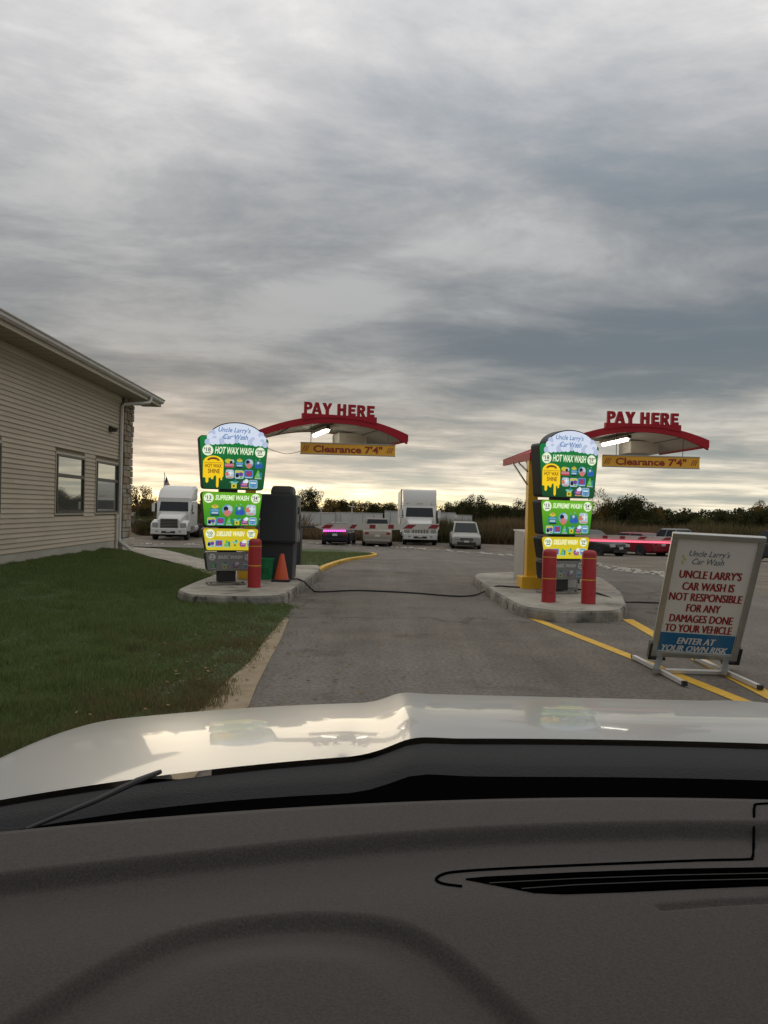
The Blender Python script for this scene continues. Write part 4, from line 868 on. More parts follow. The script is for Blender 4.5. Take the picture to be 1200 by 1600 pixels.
def car(loc, rz, label, P, L, W, Hh, belt, wb, rf, rr_y, rb, hood, deck, plate_front=True, kind='car', mirror_m=None):
    """front bumper at -L/2 on local -Y; wb..rb: greenhouse foot front/back; rf, rr_y roof front/back (fractions of L from the front)"""
    t = thing('parked_' + kind, loc, label, {'car': 'car', 'van': 'van', 'suv': 'SUV', 'pickup': 'pickup'}[kind], 'cars parked on the gravel lot', rz)
    Y = lambda f: -L / 2 + f * L; hw = W / 2
    def sec(f, zl, zt, k, kt):   # closed ring, one cross-section
        y = Y(f); a = hw * k; bt = hw * kt
        pts = [(a * .82, zl), (a * .97, zl + .08), (a, zl + (zt - zl) * .45), (a * .985, zt - .10), (bt * .95, zt - .02), (bt * .55, zt + .012), (0, zt + .02)]
        return [(p[0], y, p[1]) for p in pts] + [(-p[0], y, p[1]) for p in pts[-2::-1]]
    body = MB(); body.rings([sec(.0, .36, hood * .78, .80, .70), sec(.012, .28, hood * .86, .90, .80), sec(.05, .22, hood * .95, .97, .88), sec(.15, .2, hood, 1, .93), sec(wb, .2, belt - .01, 1, .95), sec((wb + rb) / 2, .2, belt, 1, .95),
                             sec(rb, .2, belt if deck > belt - .1 else deck + .02, 1, .95), sec(.95, .24, deck, .97, .9), sec(.988, .30, deck * .93, .92, .84), sec(1, .38, deck * .85, .84, .76)])
    body.build('body', P, t, smooth_=True)
    # greenhouse
    zb, zt = belt - .02, Hh; bw, tw = hw * .93, hw * .76
    gb = [(-bw, Y(wb), zb), (bw, Y(wb), zb), (bw, Y(rb), zb), (-bw, Y(rb), zb)]; gt = [(-tw, Y(rf), zt - .04), (tw, Y(rf), zt - .04), (tw, Y(rr_y), zt - .04), (-tw, Y(rr_y), zt - .04)]
    cab = MB(); cab.add(gb + gt, [(3, 2, 1, 0), (0, 1, 5, 4), (1, 2, 6, 5), (2, 3, 7, 6), (3, 0, 4, 7), (4, 5, 6, 7)]); cab.build('cabin', P, t, bevel=.03, smooth_=True)
    MB().box((0, Y((rf + rr_y) / 2), zt - .02), (tw * 1.9, (rr_y - rf) * L * .94, .045), taper=.88).build('roof', P, t, bevel=.015)
    def quad(a, b, c, d, off, nm, m, ins=.06, lo=.06):
        a, b, c, d = map(Vector, (a, b, c, d)); ce = (a + b + c + d) / 4
        def mixp(s_, t_): return a.lerp(b, s_).lerp(d.lerp(c, s_), t_)
        n_ = (b - a).cross(d - a).normalized(); 
        if n_.dot(ce - Vector((0, 0, (zb + zt) / 2))) < 0: n_ = -n_
        q = [mixp(ins, lo), mixp(1 - ins, lo), mixp(1 - ins, .93), mixp(ins, .93)]
        MB().add([p + n_ * off for p in q] + [p - n_ * .01 for p in q], [(0, 1, 2, 3), (0, 1, 5, 4), (1, 2, 6, 5), (2, 3, 7, 6), (3, 0, 4, 7)]).build(nm, m, t)
    quad(gb[0], gb[1], gt[1], gt[0], .012, 'windscreen', m_vglass); quad(gb[3], gb[2], gt[2], gt[3], .012, 'rear_window', m_vglass, .07, .15)
    for A, B_, C_, D_ in ((gb[1], gb[2], gt[2], gt[1]), (gb[3], gb[0], gt[0], gt[3])):
        a, b, c, d = map(Vector, (A, B_, C_, D_)); n_w = 2 if kind in ('car', 'pickup') else 3
        for k in range(n_w):
            s0, s1 = k / n_w, (k + 1) / n_w
            quad(a.lerp(b, s0), a.lerp(b, s1), d.lerp(c, s1), d.lerp(c, s0), .012, 'side_window', m_vglass, .07, .12)
    r = .33 if kind in ('car', 'van') else .39
    for fy in (.17, .80):
        for sx in (-1, 1):
            MB().rings([[(sx * (hw * 1.003 - d), Y(fy) + (r + .05) * math.cos(a), r + (r + .05) * math.sin(a)) for a in np.linspace(0, 2 * math.pi, 20, endpoint=False)] for d in (.06, .0)]).build('wheel_arch', m_blk, t)
            wheel(t, sx * (hw - .10), Y(fy), r, .22)
    # front
    for sx in (-1, 1):
        MB().box((sx * hw * .66, Y(.010), hood * .76), (hw * .44, .16, .17), taper=.86).build('headlight', m_lens, t, bevel=.02)
        MB().box((sx * hw * .70, Y(.995), (deck * .78 if kind != 'pickup' else .85)), (hw * .26, .07, .26 if kind in ('van', 'suv') else .15)).build('taillight', m_tail, t, bevel=.015)
        MB().box((sx * (hw + .09), Y(wb + .06), belt + .06), (.17, .09, .13)).build('wing_mirror', mirror_m or P, t, bevel=.02)
    MB().box((0, Y(.0), hood * .70), (hw * .84, .12, .15)).build('grille', m_blk, t, bevel=.01)
    MB().box((0, Y(.004), .36), (hw * 1.25, .12, .20)).build('lower_intake', m_blk, t); MB().box((0, Y(.0) - .06, hood * .70), (hw * .7, .03, .025)).build('grille_bar', m_chrome, t)
    MB().box((0, Y(.992), .40), (hw * 1.7, .09, .18)).build('rear_bumper', m_chrome if kind == 'pickup' else P, t, bevel=.03); MB().box((0, Y(.0) - .07, .50), (.32, .03, .12)).build('number_plate', m_plate, t); MB().box((0, Y(.999) + .01, .70), (.32, .03, .14)).build('number_plate', m_plate, t)
    return t
def vp(u, y):
    p = at(u, 800, y); return (p.x, y, H(p.x, y) - .03)
car(vp(531, 51.5), R_(180 - 4), 'black car seen from behind under the magenta lit end of the barrier arm', paint('black', (.012, .013, .02)), 4.5, 1.84, 1.46, .92, .27, .42, .76, .93, .82, .96)
car(vp(590, 52), R_(180 + 1), 'tan and silver pickup with a chrome bumper parked left of the middle truck', paint('tan', (.30, .27, .22)), 5.3, 1.95, 1.80, 1.12, .30, .40, .56, .60, 1.0, 1.10, kind='pickup')
car(vp(727, 51), R_(-3), 'silver minivan facing the camera beside the brown brush', paint('silver', (.36, .345, .31)), 4.8, 1.88, 1.72, 1.02, .20, .38, .93, .985, .92, 1.04, kind='van', mirror_m=m_blk)
car(vp(920, 44.5), R_(34), 'black sedan parked nearest the right menu board, facing the lanes', paint('gloss_black', (.01, .01, .012)), 4.6, 1.85, 1.45, .92, .27, .42, .74, .92, .84, .98)
car(vp(990, 46.8), R_(180 + 30), 'red car seen from behind through the pink lit barrier arm', paint('red', (.22, .012, .022)), 4.6, 1.85, 1.36, .90, .25, .40, .78, .93, .80, .92)
car(vp(1056, 46), R_(180 + 35), 'silver and black pickup peeking out left of the warning sign', paint('grey', (.16, .165, .16)), 5.2, 1.95, 1.64, 1.02, .30, .40, .60, .64, .95, 1.0, kind='pickup')
car(vp(1222, 38), R_(180 + 40), 'dark car at the right edge behind the warning sign', paint('dark_grey', (.035, .036, .04)), 4.7, 1.88, 1.6, 1.0, .25, .40, .85, .96, .9, 1.0, kind='suv')
car(vp(413, 49), R_(180 - 10), 'dark red car glimpsed between the left menu board and the kiosk', paint('maroon', (.12, .015, .02)), 4.6, 1.86, 1.6, .98, .25, .40, .86, .97, .9, 1.0, kind='suv')
m_tw = paint('truck_white', (.62, .61, .58)); m_trl = mat('trailer_white', (.60, .59, .56), .5, col2=(.52, .51, .48), nscale=.6)
def semi(loc, rz, label, aero, box):
    t = thing('semi_truck', loc, label, 'truck', 'white trucks facing the lanes', rz); G = m_tw
    def ring(y, w, z0, z1, c=.12):
        return [(w - c, y, z0), (w, y, z0 + c), (w, y, z1 - c), (w - c, y, z1), (-w + c, y, z1), (-w, y, z1 - c), (-w, y, z0 + c), (-w + c, y, z0)]
    MB().rings([ring(0.12, .72, .72, 1.40), ring(.3, .78, .7, 1.58), ring(1.3, .86, .7, 1.80), ring(1.75, .92, .7, 1.86)]).build('bonnet', G, t, smooth_=True)
    for sx in (-1, 1):
        MB().rings([[(sx * (.70 + a * .5), y, z_) for a, z_ in ((0, .62), (1, .62), (1, zt - .1), (.8, zt), (0, zt))] for y, zt in ((.16, 1.05), (.3, 1.22), (.8, 1.36), (1.35, 1.30), (1.5, 1.0))]).build('fender', G, t, smooth_=True)
        MB().box((sx * .93, .14, 1.02), (.36, .12, .30), rz=sx * .35).build('headlight', m_lens, t, bevel=.04)
        wheel(t, sx * 1.03, .95, .5, .28); wheel(t, sx * 1.0, 5.6, .5, .5); wheel(t, sx * 1.0, 6.8, .5, .5)
        m_ = MB(); m_.box((sx * 1.38, 1.75, 2.15), (.2, .12, .55)); mo = m_.build('wing_mirror', G, t, bevel=.03); MB().bar((sx * 1.0, 1.85, 2.0), (sx * 1.3, 1.78, 2.0), .04).build('mirror_arm', m_blk, mo)
        MB().tube([(sx * .95, 3.0, .75), (sx * .95, 4.6, .75)], .32, 14).build('fuel_tank', m_rim if not aero else G, t)
        MB().box((sx * 1.222, 2.35, 2.1), (.012, .75, .62)).build('side_window', m_vglass, t)
    MB().box((0, .06, .60), (2.36, .3, .42), taper=.96).build('bumper', G, t, bevel=.06)
    MB().box((0, -.085, .55), (.9, .03, .14)).build('bumper_intake', m_blk, t); MB().box((0, -.10, .62), (.3, .03, .14)).build('number_plate', m_plate, t)
    for sx in (-1, 1): MB().box((sx * .75, -.09, .60), (.16, .03, .1)).build('fog_lamp', m_lens, t)
    gr = MB().box((0, .10, 1.12), (1.16 if aero else 1.2, .06, .62), taper=.94 if aero else 1).build('grille', m_blk if aero else m_chrome, t)
    for k in range(6): 
        if aero: MB().box((0, .06, .87 + k * .1), (1.12, .03, .028)).build('grille_bar', m_chrome, gr)
        else: MB().box((-.48 + k * .19, .06, 1.12), (.05, .02, .56)).build('grille_bar', m_blk, gr)
    hc = 3.95 if not aero else 3.75
    MB().rings([ring(1.7, 1.08, .8, 1.9), ring(1.72, 1.12, .8, 1.95), ring(1.95, 1.15, .8, 2.62), ring(2.0, 1.2, .8, 2.72), ring(4.2, 1.22, .8, 2.75)]).build('cab', G, t)
    ro = MB()
    if aero: ro.rings([ring(1.95, 1.12, 2.62, 2.85, .08), ring(2.5, 1.16, 2.62, 3.35, .14), ring(3.2, 1.18, 2.62, hc - .08, .18), ring(4.25, 1.2, 2.62, hc, .18)])
    else: ro.rings([ring(1.98, 1.14, 2.66, 3.0, .06), ring(2.12, 1.18, 2.66, 3.7, .06), ring(2.3, 1.2, 2.66, 3.86, .08), ring(4.2, 1.22, 2.66, 3.9, .08)])
    ro.build('roof_fairing', G, t, smooth_=True)
    MB().add([(-.98, 1.70, 1.93), (.98, 1.70, 1.93), (.92, 1.915, 2.58), (-.92, 1.915, 2.58), (-.98, 1.75, 1.93), (.98, 1.75, 1.93), (.92, 1.95, 2.58), (-.92, 1.95, 2.58)], [(0, 1, 2, 3), (0, 4, 5, 1), (1, 5, 6, 2), (2, 6, 7, 3), (3, 7, 4, 0)]).build('windscreen', m_vglass, t)
    MB().box((0, 1.82, 2.25), (.035, .05, .62), rx=-.3).build('windscreen_divider', m_blk, t)
    for x in (-.85, -.15, 0, .15, .85): MB().box((x, 1.99 if not aero else 2.02, 2.86), (.09, .06, .05)).build('marker_light', mat('amber', (.4, .15, .02), .4), t)
    MB().box((0, 4.6, .8), (.9, 8.5, .3)).build('chassis', m_blk, t)
    if box:
        MB().box((0, 10.5, 2.55), (2.56, 12, 2.75)).build('trailer', m_trl, t, bevel=.03)
        for sx in (-1, 1): MB().box((sx * 1.26, 4.49, 2.6), (.06, .04, 2.7)).build('trailer_post', m_alu, t); MB().box((sx * 1.15, 4.47, 3.82), (.1, .04, .08)).build('marker_light', mat('amber', (.4, .15, .02), .4), t)
    return t
semi(vp(264, 51), R_(5), 'white sleeper truck with raked roof fairing, left of the menu board', True, False)
semi(vp(657.5, 52.5), R_(0), 'white truck with a tall box trailer, facing the camera in the middle of the lot', False, True)
# low white trailers and store roofs far behind
def trailer(u0, u1, vt, y, label, door=True):
    a, b = at(u0, 800, y), at(u1, 800, y); w = b.x - a.x; zt = at((u0 + u1) / 2, vt, y).z; z0 = H(0, y)
    t = thing('white_trailer', ((a.x + b.x) / 2, y, z0), label, 'trailer', 'white trailers far behind the lot'); h = zt - z0
    MB().box((0, 1.25, h / 2 + .5), (w, 2.5, h - 1.0)).build('box_body', m_trl, t, bevel=.03); MB().box((0, 1.25, h - .01), (w + .06, 2.56, .07)).build('roof_rail', m_alu, t)
    for k in range(int(w / 1.2)): MB().box((-w / 2 + .6 + k * 1.2, -.012, h / 2 + .5), (.06, .03, h - 1.2)).build('side_rib', m_grey, t)
    for sx in (-1, 1):
        for q in (0, .9): MB().rings([[(sx * (w / 2 - 1) + q * -sx + .5 * math.cos(c), d, .5 + .5 * math.sin(c)) for c in np.linspace(0, 2 * math.pi, 14, endpoint=False)] for d in (0, .3)]).build('wheel', m_tyre, t)
trailer(440, 522, 800.5, 82, 'long white trailer furthest left behind the black car'); trailer(524, 598, 801.5, 84, 'long white trailer behind the tan pickup'); trailer(601, 634, 798.5, 78, 'shorter white trailer close to the left side of the middle truck')
trailer(688, 712, 801, 74, 'white trailer end right beside the middle truck'); trailer(714, 738, 805, 82, 'low white trailer half hidden behind the silver minivan')
def pole(u, vt, y, label):
    p = at(u, vt, y); z0 = H(0, y); t = thing('yard_lamp', (p.x, y, z0), label, 'lamp post'); h = p.z - z0
    MB().tube([(0, 0, 0), (0, 0, h)], [.09, .06], 8).build('pole', m_wmetal, t); MB().box((.0, 0, h + .05), (.6, .25, .12)).build('lamp_head', m_wmetal, t)
pole(502, 795, 88, 'white lamp post left of the trailers'); pole(550, 792, 84, 'taller white lamp post behind the tan pickup')
# flag behind the left truck
p = at(257, 738, 58); z0 = H(0, 58); t = thing('flagpole', (p.x, 58, z0), 'slim pole with a limp striped flag behind the left white truck', 'flag'); h = p.z - z0
MB().tube([(0, 0, 0), (0, 0, h)], [.06, .03], 8).build('pole', m_wmetal, t)
fr_, fbl, fw_ = mat('flag_red', (.30, .03, .04), .8), mat('flag_blue', (.02, .03, .10), .8), mat('flag_white', (.5, .48, .45), .8)
def flagpt(a, b): # a 0..1 along fly, b 0..1 down; hanging limp
    return (.03 + a * .55 + .06 * math.sin(6 * b + 3 * a), .08 * math.sin(9 * a + 3 * b), h - .15 - b * .9 - a * 1.25)
items = {}
for i in range(13):
    for k in range(8):
        a0, a1, b0, b1 = k / 8, (k + 1) / 8, i / 13, (i + 1) / 13; m_ = fbl if (i < 6 and k < 2) else (fr_ if i % 2 == 0 else fw_)
        items.setdefault(m_.name, (MB(), m_))[0].add([flagpt(a0, b0), flagpt(a1, b0), flagpt(a1, b1), flagpt(a0, b1)], [(0, 1, 2, 3)])
multi('cloth', list(items.values()), t)
# ------------------------------------------------------------------ earth bank at far left
eb = MB(); NX, NY = 26, 16; X0, X1, Y0_, Y1_ = -34, -16.5, 54, 72
def ebz(x, y): return H(x, y) - .1 + 2.0 * smooth(0, 6, -17.2 - x) * smooth(0, 5, y - 54.5) * smooth(0, 4, 72 - y) + .25 * mnoise.noise(Vector((x * .5, y * .5, 0)))
eb.add([(X0 + (X1 - X0) * i / NX, Y0_ + (Y1_ - Y0_) * j / NY, ebz(X0 + (X1 - X0) * i / NX, Y0_ + (Y1_ - Y0_) * j / NY)) for j in range(NY + 1) for i in range(NX + 1)], [(j * (NX + 1) + i, j * (NX + 1) + i + 1, (j + 1) * (NX + 1) + i + 1, (j + 1) * (NX + 1) + i) for j in range(NY) for i in range(NX)])
eb.build('earth_bank', m_gravel, None, smooth_=True, kind='structure')
# ------------------------------------------------------------------ trees
m_leaf = attr_mat('leaves_olive', [(.022, .026, .008), (.045, .046, .014), (.075, .066, .022)], trans=.35)
m_leaf2 = attr_mat('leaves_autumn', [(.07, .045, .014), (.14, .085, .022), (.24, .15, .035)], trans=.55)
m_leaf3 = attr_mat('leaves_light', [(.05, .055, .014), (.09, .095, .025), (.13, .12, .035)], trans=.35)
m_bark = mat('bark', (.035, .028, .02), .95, col2=(.06, .05, .038), nscale=9)
def leaf_mesh(name, cents, rad, n, size, m, seed, flat=1.0):
    r = np.random.default_rng(seed); cents = np.array(cents); rad = np.array(rad)
    w = rad ** 2; idx = r.choice(len(cents), n, p=w / w.sum()); d = r.normal(size=(n, 3)); d /= np.linalg.norm(d, axis=1)[:, None]
    rr2 = r.uniform(.25, 1.08, n) ** .6; P = cents[idx] + d * (rad[idx] * rr2)[:, None] * np.array([1, 1, flat])
    a = r.normal(size=(n, 3)); a /= np.linalg.norm(a, axis=1)[:, None]; b = np.cross(a, r.normal(size=(n, 3))); b /= np.linalg.norm(b, axis=1)[:, None]
    s_ = (size * r.uniform(.6, 1.4, n))[:, None]; V = np.stack([P - a * s_, P - b * s_ * .6, P + a * s_, P + b * s_ * .6], 1).reshape(-1, 3)
    me = bpy.data.meshes.new(name); me.vertices.add(4 * n); me.vertices.foreach_set('co', V.ravel().astype(np.float32)); me.loops.add(4 * n); me.loops.foreach_set('vertex_index', np.arange(4 * n, dtype=np.int32))
    me.polygons.add(n); me.polygons.foreach_set('loop_start', np.arange(0, 4 * n, 4, dtype=np.int32)); me.polygons.foreach_set('loop_total', np.full(n, 4, np.int32))
    tone = np.clip(r.uniform(0, 1, n) * .5 + r.uniform(0, 1, len(cents))[idx] * .5, 0, 1)
    at_ = me.attributes.new('rnd', 'FLOAT', 'POINT'); at_.data.foreach_set('value', np.repeat(tone, 4).astype(np.float32)); me.update(calc_edges=True); me.materials.append(m); return me
TREES = {}
def tree_proto(key, kind, seed):
    """unit tree: height 1; returns meshes"""
    if key in TREES: return TREES[key]
    r = random.Random(seed); cents, rad, limbs = [], [], []
    tr = MB().tube([(0, 0, 0), (r.uniform(-.01, .01), 0, .2), (r.uniform(-.02, .02), 0, .45), (0, 0, .75)], [.03, .024, .016, .006], 7).mesh('trunk', m_bark)
    nl = 5
    for k in range(nl):
        a = k * 2.4 + r.uniform(-.4, .4); z0 = r.uniform(.2, .5); l = r.uniform(.2, .36); e = (math.cos(a) * l, math.sin(a) * l, z0 + r.uniform(.15, .35))
        limbs.append(MB().tube([(0, 0, z0), (e[0] * .5, e[1] * .5, z0 + (e[2] - z0) * .6), e], [.014, .009, .003], 5).mesh('limb', m_bark)); cents.append(e); rad.append(r.uniform(.10, .16))
    dens = {'full': 22, 'loose': 13, 'bush': 20}[kind]
    for k in range(dens):
        a = r.uniform(0, 6.28); z_ = r.uniform(.3 if kind != 'bush' else .08, .93); env = (1 - abs((z_ - .55) / .5) ** 2.2) if kind != 'bush' else (1 - z_) ** .5
        q = .40 * max(env, .05) * r.uniform(.3, 1); cents.append((math.cos(a) * q, math.sin(a) * q, z_)); rad.append(r.uniform(.06, .15) * (.75 if kind == 'loose' else 1))
    n = {'full': 6500, 'loose': 2600, 'bush': 4500}[kind]; m = {'full': m_leaf, 'loose': m_leaf2, 'bush': m_leaf3}[kind]
    cr = leaf_mesh('crown', cents, rad, n, .012 if kind == 'loose' else .0135, m, seed)
    TREES[key] = (tr, limbs, cr); return TREES[key]
def tree(u, vt, y, w, kind, label, group=None, var=0, m=None, z0=None):
    p = at(u, vt, y); z0 = H(0, y) - .05 if z0 is None else z0; h = (p.z - z0) * 1.05; tr, limbs, cr = tree_proto((kind, var), kind, 31 * var + len(kind))
    t = thing('bush' if kind == 'bush' else 'tree', (p.x, y, z0), label, 'bush' if kind == 'bush' else 'tree', group, random.uniform(0, 6)); kx = w / .85
    t.scale = (kx, kx, h)
    link('trunk', tr, t); link('crown', cr, t)
    for l in limbs: link('limb', l, t)
    return t
tree(215, 750, 66, 3.6, 'loose', 'golden backlit tree beside the stone corner of the building', None, 1, z0=-.3)
tree(203, 776, 63, 3.0, 'loose', 'low thin tree touching the stone corner of the building', None, 2, z0=.2)
tree(234, 782, 70, 3.2, 'full', 'dark round tree just left of the white sleeper truck', None, 3, z0=-.6)
tree(480, 764, 96, 4.2, 'full', 'tall dark tree rising just right of the grey kiosk', None, 1); tree(497, 770, 98, 3.6, 'loose', 'thinner tree right of the tall dark one by the kiosk', None, 2)
ORD = [a + ' from the left: ' for a in ('first', 'second', 'third', 'fourth', 'fifth', 'sixth', 'seventh', 'eighth', 'ninth', 'tenth')]
G1 = 'trees along the horizon behind the trailers'; L1 = 'small brown tree in the row behind the white trailers'
for i, (u, vt, y) in enumerate([(513, 777, 112), (526, 780, 118), (540, 783, 122), (553, 784, 120), (566, 785, 125), (580, 786, 122), (594, 787, 126), (607, 788, 124), (621, 787, 128), (634, 785, 120)]): tree(u, vt, y, 5.2, 'full' if i % 3 else 'loose', ORD[i] + L1, G1, i % 4)
tree(739, 774, 86, 3.6, 'full', 'pointed dark tree standing above the row, up right of the silver minivan', None, 2)
G2 = 'trees behind the brown brush'; L2 = 'dark low tree between middle truck and yellow column'
for i, (u, vt, y) in enumerate([(692, 787, 108), (704, 789, 110), (716, 787, 104), (727, 785, 98), (752, 788, 92), (764, 787, 90), (774, 789, 86), (786, 792, 88), (799, 796, 88), (811, 794, 84)]): tree(u, vt, y, 4.6, 'full', ORD[i] + L2, G2, i % 4)
tree(823, 781, 78, 3.4, 'full', 'dark tree half hidden behind the yellow column', None, 1)
tree(934, 767, 80, 3.6, 'loose', 'loose airy tree immediately right of the right menu board', None, 3, m=m_leaf)
tree(958, 781, 82, 4.6, 'full', 'dark rounded tree second from the right menu board', None, 2); tree(980, 775, 80, 5.4, 'full', 'largest dark tree right of the right menu board', None, 1); tree(1001, 783, 82, 4.4, 'full', 'dark tree on the right shoulder of the largest one', None, 3)
tree(1021, 785, 84, 3.0, 'loose', 'small thin tree at the right end of the dark clump', None, 1)
G3 = 'low trees and bushes behind the cars on the right'; L3 = 'low dark bush behind the cars near the warning sign'
for i, (u, vt, y, w) in enumerate([(938, 806, 74, 4), (1040, 802, 86, 5), (1060, 803, 84, 5), (1082, 804, 82, 5), (1122, 803, 78, 5), (1145, 802, 76, 5), (1168, 799, 72, 5), (1192, 800, 70, 5), (1216, 798, 68, 5), (960, 812, 72, 4), (990, 812, 72, 4), (1020, 812, 72, 4)]): tree(u, vt, y, w, 'full', ('bush behind the black sedan at the right menu board', 'first dark bush from the left behind the warning sign', 'second dark bush from the left behind the warning sign', 'third dark bush from the left behind the warning sign', 'dark bush right of the yellow green bush', 'dark bush, second right of the yellow green bush', 'tall dark bush below the sparse tree at the right edge', 'tall dark bush below the bare topped tree', 'dark bush cut by the right edge of the picture', 'low bush behind the roof of the black sedan', 'low bush behind the roof of the red car', 'low bush behind the silver and black pickup')[i], G3, i % 4)
tree(1102, 808, 66, 3.6, 'bush', 'pale yellow green bush above the warning sign', None, 1)
tree(1178, 788, 74, 3.2, 'loose', 'sparse tree poking above the bushes at the right edge', None, 2); tree(1200, 785, 76, 3.4, 'loose', 'bare topped tree cut by the right edge', None, 3)
tree(232, 808, 58, 2.6, 'bush', 'green bush left of the white sleeper truck at the foot of the bank', None, 2, z0=-.6); tree(214, 806, 60, 3.2, 'bush', 'green bush on the earth bank beside the building', None, 3, z0=.2)
# far ridge of woods, one mass
cs_, rs_ = [], []; rr = random.Random(9)
for k in range(420):
    x = rr.uniform(-170, 260); y = rr.uniform(215, 260); hgt = (5.2 + 2.2 * mnoise.noise(Vector((x * .02, 3, 0))) + (2.2 if x > 60 else -.8)); q = rr.uniform(.35, 1)
    cs_.append((x, y, H(0, 200) + hgt * q * .85)); rs_.append(rr.uniform(1.6, 3.0))
me = leaf_mesh('woods', cs_, rs_, 120000, .36, m_leaf, 5); link('woods', me, None, kind='stuff')
# brush
m_brush = attr_mat('dry_brush', [(.10, .068, .034), (.18, .125, .066), (.26, .19, .11)], ((.045, .05, .017), (.11, .11, .04)), trans=.3)
def s_brush(n):
    x = rng.uniform(-24, 50, n); y = 57.6 + 13 * rng.uniform(0, 1, n) ** 1.5 - np.clip(x - 8, 0, 40) * .22
    u = 600 + 1200 * x / y
    hn = np.array([mnoise.noise(Vector((a * .25, b * .3, 1))) for a, b in zip(x, y)]); z = np.array([H(0, b) for b in y])
    k = np.where((u > 470) & (u < 640), .55, 1.0) * np.where(u < 250, .6, 1) * np.clip(.5 + (y - 57.6 + np.clip(x - 8, 0, 40) * .22) * .2, .5, 1)
    green = np.clip(.25 + 1.1 * np.array([mnoise.noise(Vector((a * .12, 5, b * .1))) for a in x for b in (0,)]) + .3 * (u > 1040), 0, 1)
    P = np.stack([x, y, z - .05, (1.0 + .55 * hn) * k, green], 1); return P
grass('brush', s_brush, 150000, .9, 1.95, .045, m_brush)
def s_field(n):
    x = rng.uniform(-45, 75, n); y = rng.uniform(68, 95, n); z = np.array([H(0, b) for b in y])
    return np.stack([x, y, z, np.ones(n), rng.uniform(0, 1, n)], 1)
grass('brush', s_field, 60000, .5, 1.3, .07, m_brush)

# ------------------------------------------------------------------ the car the picture is taken from
X0C = .42
m_cpaint = mat('white_car_paint', (.40, .395, .375), .32, coat=.35, spec=.3, bump=.012, bscale=9); m_cowl = mat('cowl_plastic', (.024, .0245, .025), .7, spec=.25, bump=.3, bscale=300); m_dash = mat('dash_vinyl', (.052, .0455, .0425), .85, col2=(.076, .067, .063), nscale=500, ndetail=3, bump=.14, bscale=420, spec=.3)
m_lining = mat('cabin_lining', (.30, .28, .25), .9); m_gap = mat('black_band', (.002, .002, .002), .9, spec=0)
oc = thing('own_car', (X0C, 1.0, 0), 'white car the photo is taken from, hood and dark grey dashboard across the foreground', 'car')
def OP(mb, nm, m, parent=oc, **k):
    off = oc.location if parent is oc else oc.location
    mb.v = [(p[0] - oc.location.x, p[1] - oc.location.y, p[2]) for p in mb.v]; return mb.build(nm, m, parent, **k)
def yr(x): return 1.08 - .17 * (x - X0C) ** 2
def yd(x): return .872 - .22 * (x - X0C) ** 2
def hz(x, y):
    q = y - 1.04; z = 1.10 - .037 * q - .1557 * q * q
    if y > 1.8: z -= .35 * (y - 1.8) ** 2
    if y > 2.25: z -= 2.5 * (y - 2.25) ** 2
    d = abs(x - X0C) - .385
    z -= .020 * smooth(-.06, .08, d) - .006
    z += .006 * math.exp(-((d + .01) / .034) ** 2)
    if d > 0: z -= .012 * d / .3 + .022 * (d / .55) ** 2
    if d > .60: z -= 9 * (d - .60) ** 2
    return z
hb = MB(); xs = [X0C + a for a in sorted(set(list(np.round(np.linspace(-1.04, 1.04, 261), 4))))]; NYH = 60
for j in range(NYH + 1):
    for x in xs:
        y = yr(x) + (2.42 - .12 * (x - X0C) ** 2 - yr(x)) * j / NYH; hb.v.append((x, y, hz(x, y)))
nx = len(xs); hb.f = [(j * nx + i, j * nx + i + 1, (j + 1) * nx + i + 1, (j + 1) * nx + i) for j in range(NYH) for i in range(nx - 1)]
OP(hb, 'hood', m_cpaint, smooth_=True)
for sx in (-1, 1):
    fb = MB(); x = X0C + sx * 1.04
    rows = [[(x, y, hz(x, y)) for y in np.linspace(yr(x), 2.40, 20)], [(x + sx * .03, y, hz(x, y) - .12) for y in np.linspace(yr(x), 2.38, 20)], [(x + sx * .04, y, .62) for y in np.linspace(yr(x), 2.36, 20)], [(x + sx * .02, y, .34 if not 1.35 < y < 2.2 else .6) for y in np.linspace(yr(x), 2.36, 20)]]
    fb.rings(rows, False, False); OP(fb, 'fender', m_cpaint, smooth_=True)
    for y in (1.78, -1.9):
        w = MB(); r = .38; w.rings([[(x - sx * .02 + d * sx, y + q * math.cos(a), r + q * math.sin(a)) for a in np.linspace(0, 2 * math.pi, 24, endpoint=False)] for q, d in ((r * .6, -.22), (r, -.2), (r, .0), (r * .6, .02))]); OP(w, 'wheel', m_tyre)
    side = MB(); side.box((x + sx * .01, -.85, .72), (.05, 3.7, .76)); OP(side, 'door_panel', m_cpaint)
    p_ = MB(); p_.bar((x + sx * .07, .84, 1.06), (X0C + sx * .80, .26, 1.71), .07, .09); OP(p_, 'front_pillar', m_cpaint)
    p_ = MB(); p_.bar((x - sx * .05, -.35, 1.1), (X0C + sx * .72, -.35, 1.72), .09); OP(p_, 'centre_pillar', m_cpaint)
    p_ = MB(); p_.box((X0C + sx * .86, -2.2, 1.4), (.08, 1.0, .66)); OP(p_, 'rear_quarter', m_cpaint)
b = MB(); b.box((X0C, -1.2, 1.755), (1.5, 3.0, .05)); OP(b, 'roof', m_cpaint); b = MB(); b.box((X0C, -1.2, 1.722), (1.46, 2.96, .012)); OP(b, 'headliner', m_lining)
b = MB(); b.box((X0C, -2.7, 1.1), (1.8, .06, 1.3)); OP(b, 'tailgate', m_cpaint); b = MB(); b.box((X0C, -.9, .36), (1.86, 3.9, .05)); OP(b, 'cabin_floor', m_lining); b = MB(); b.box((X0C, 2.36, .50), (1.84, .1, .34)); OP(b, 'front_bumper', m_cpaint)
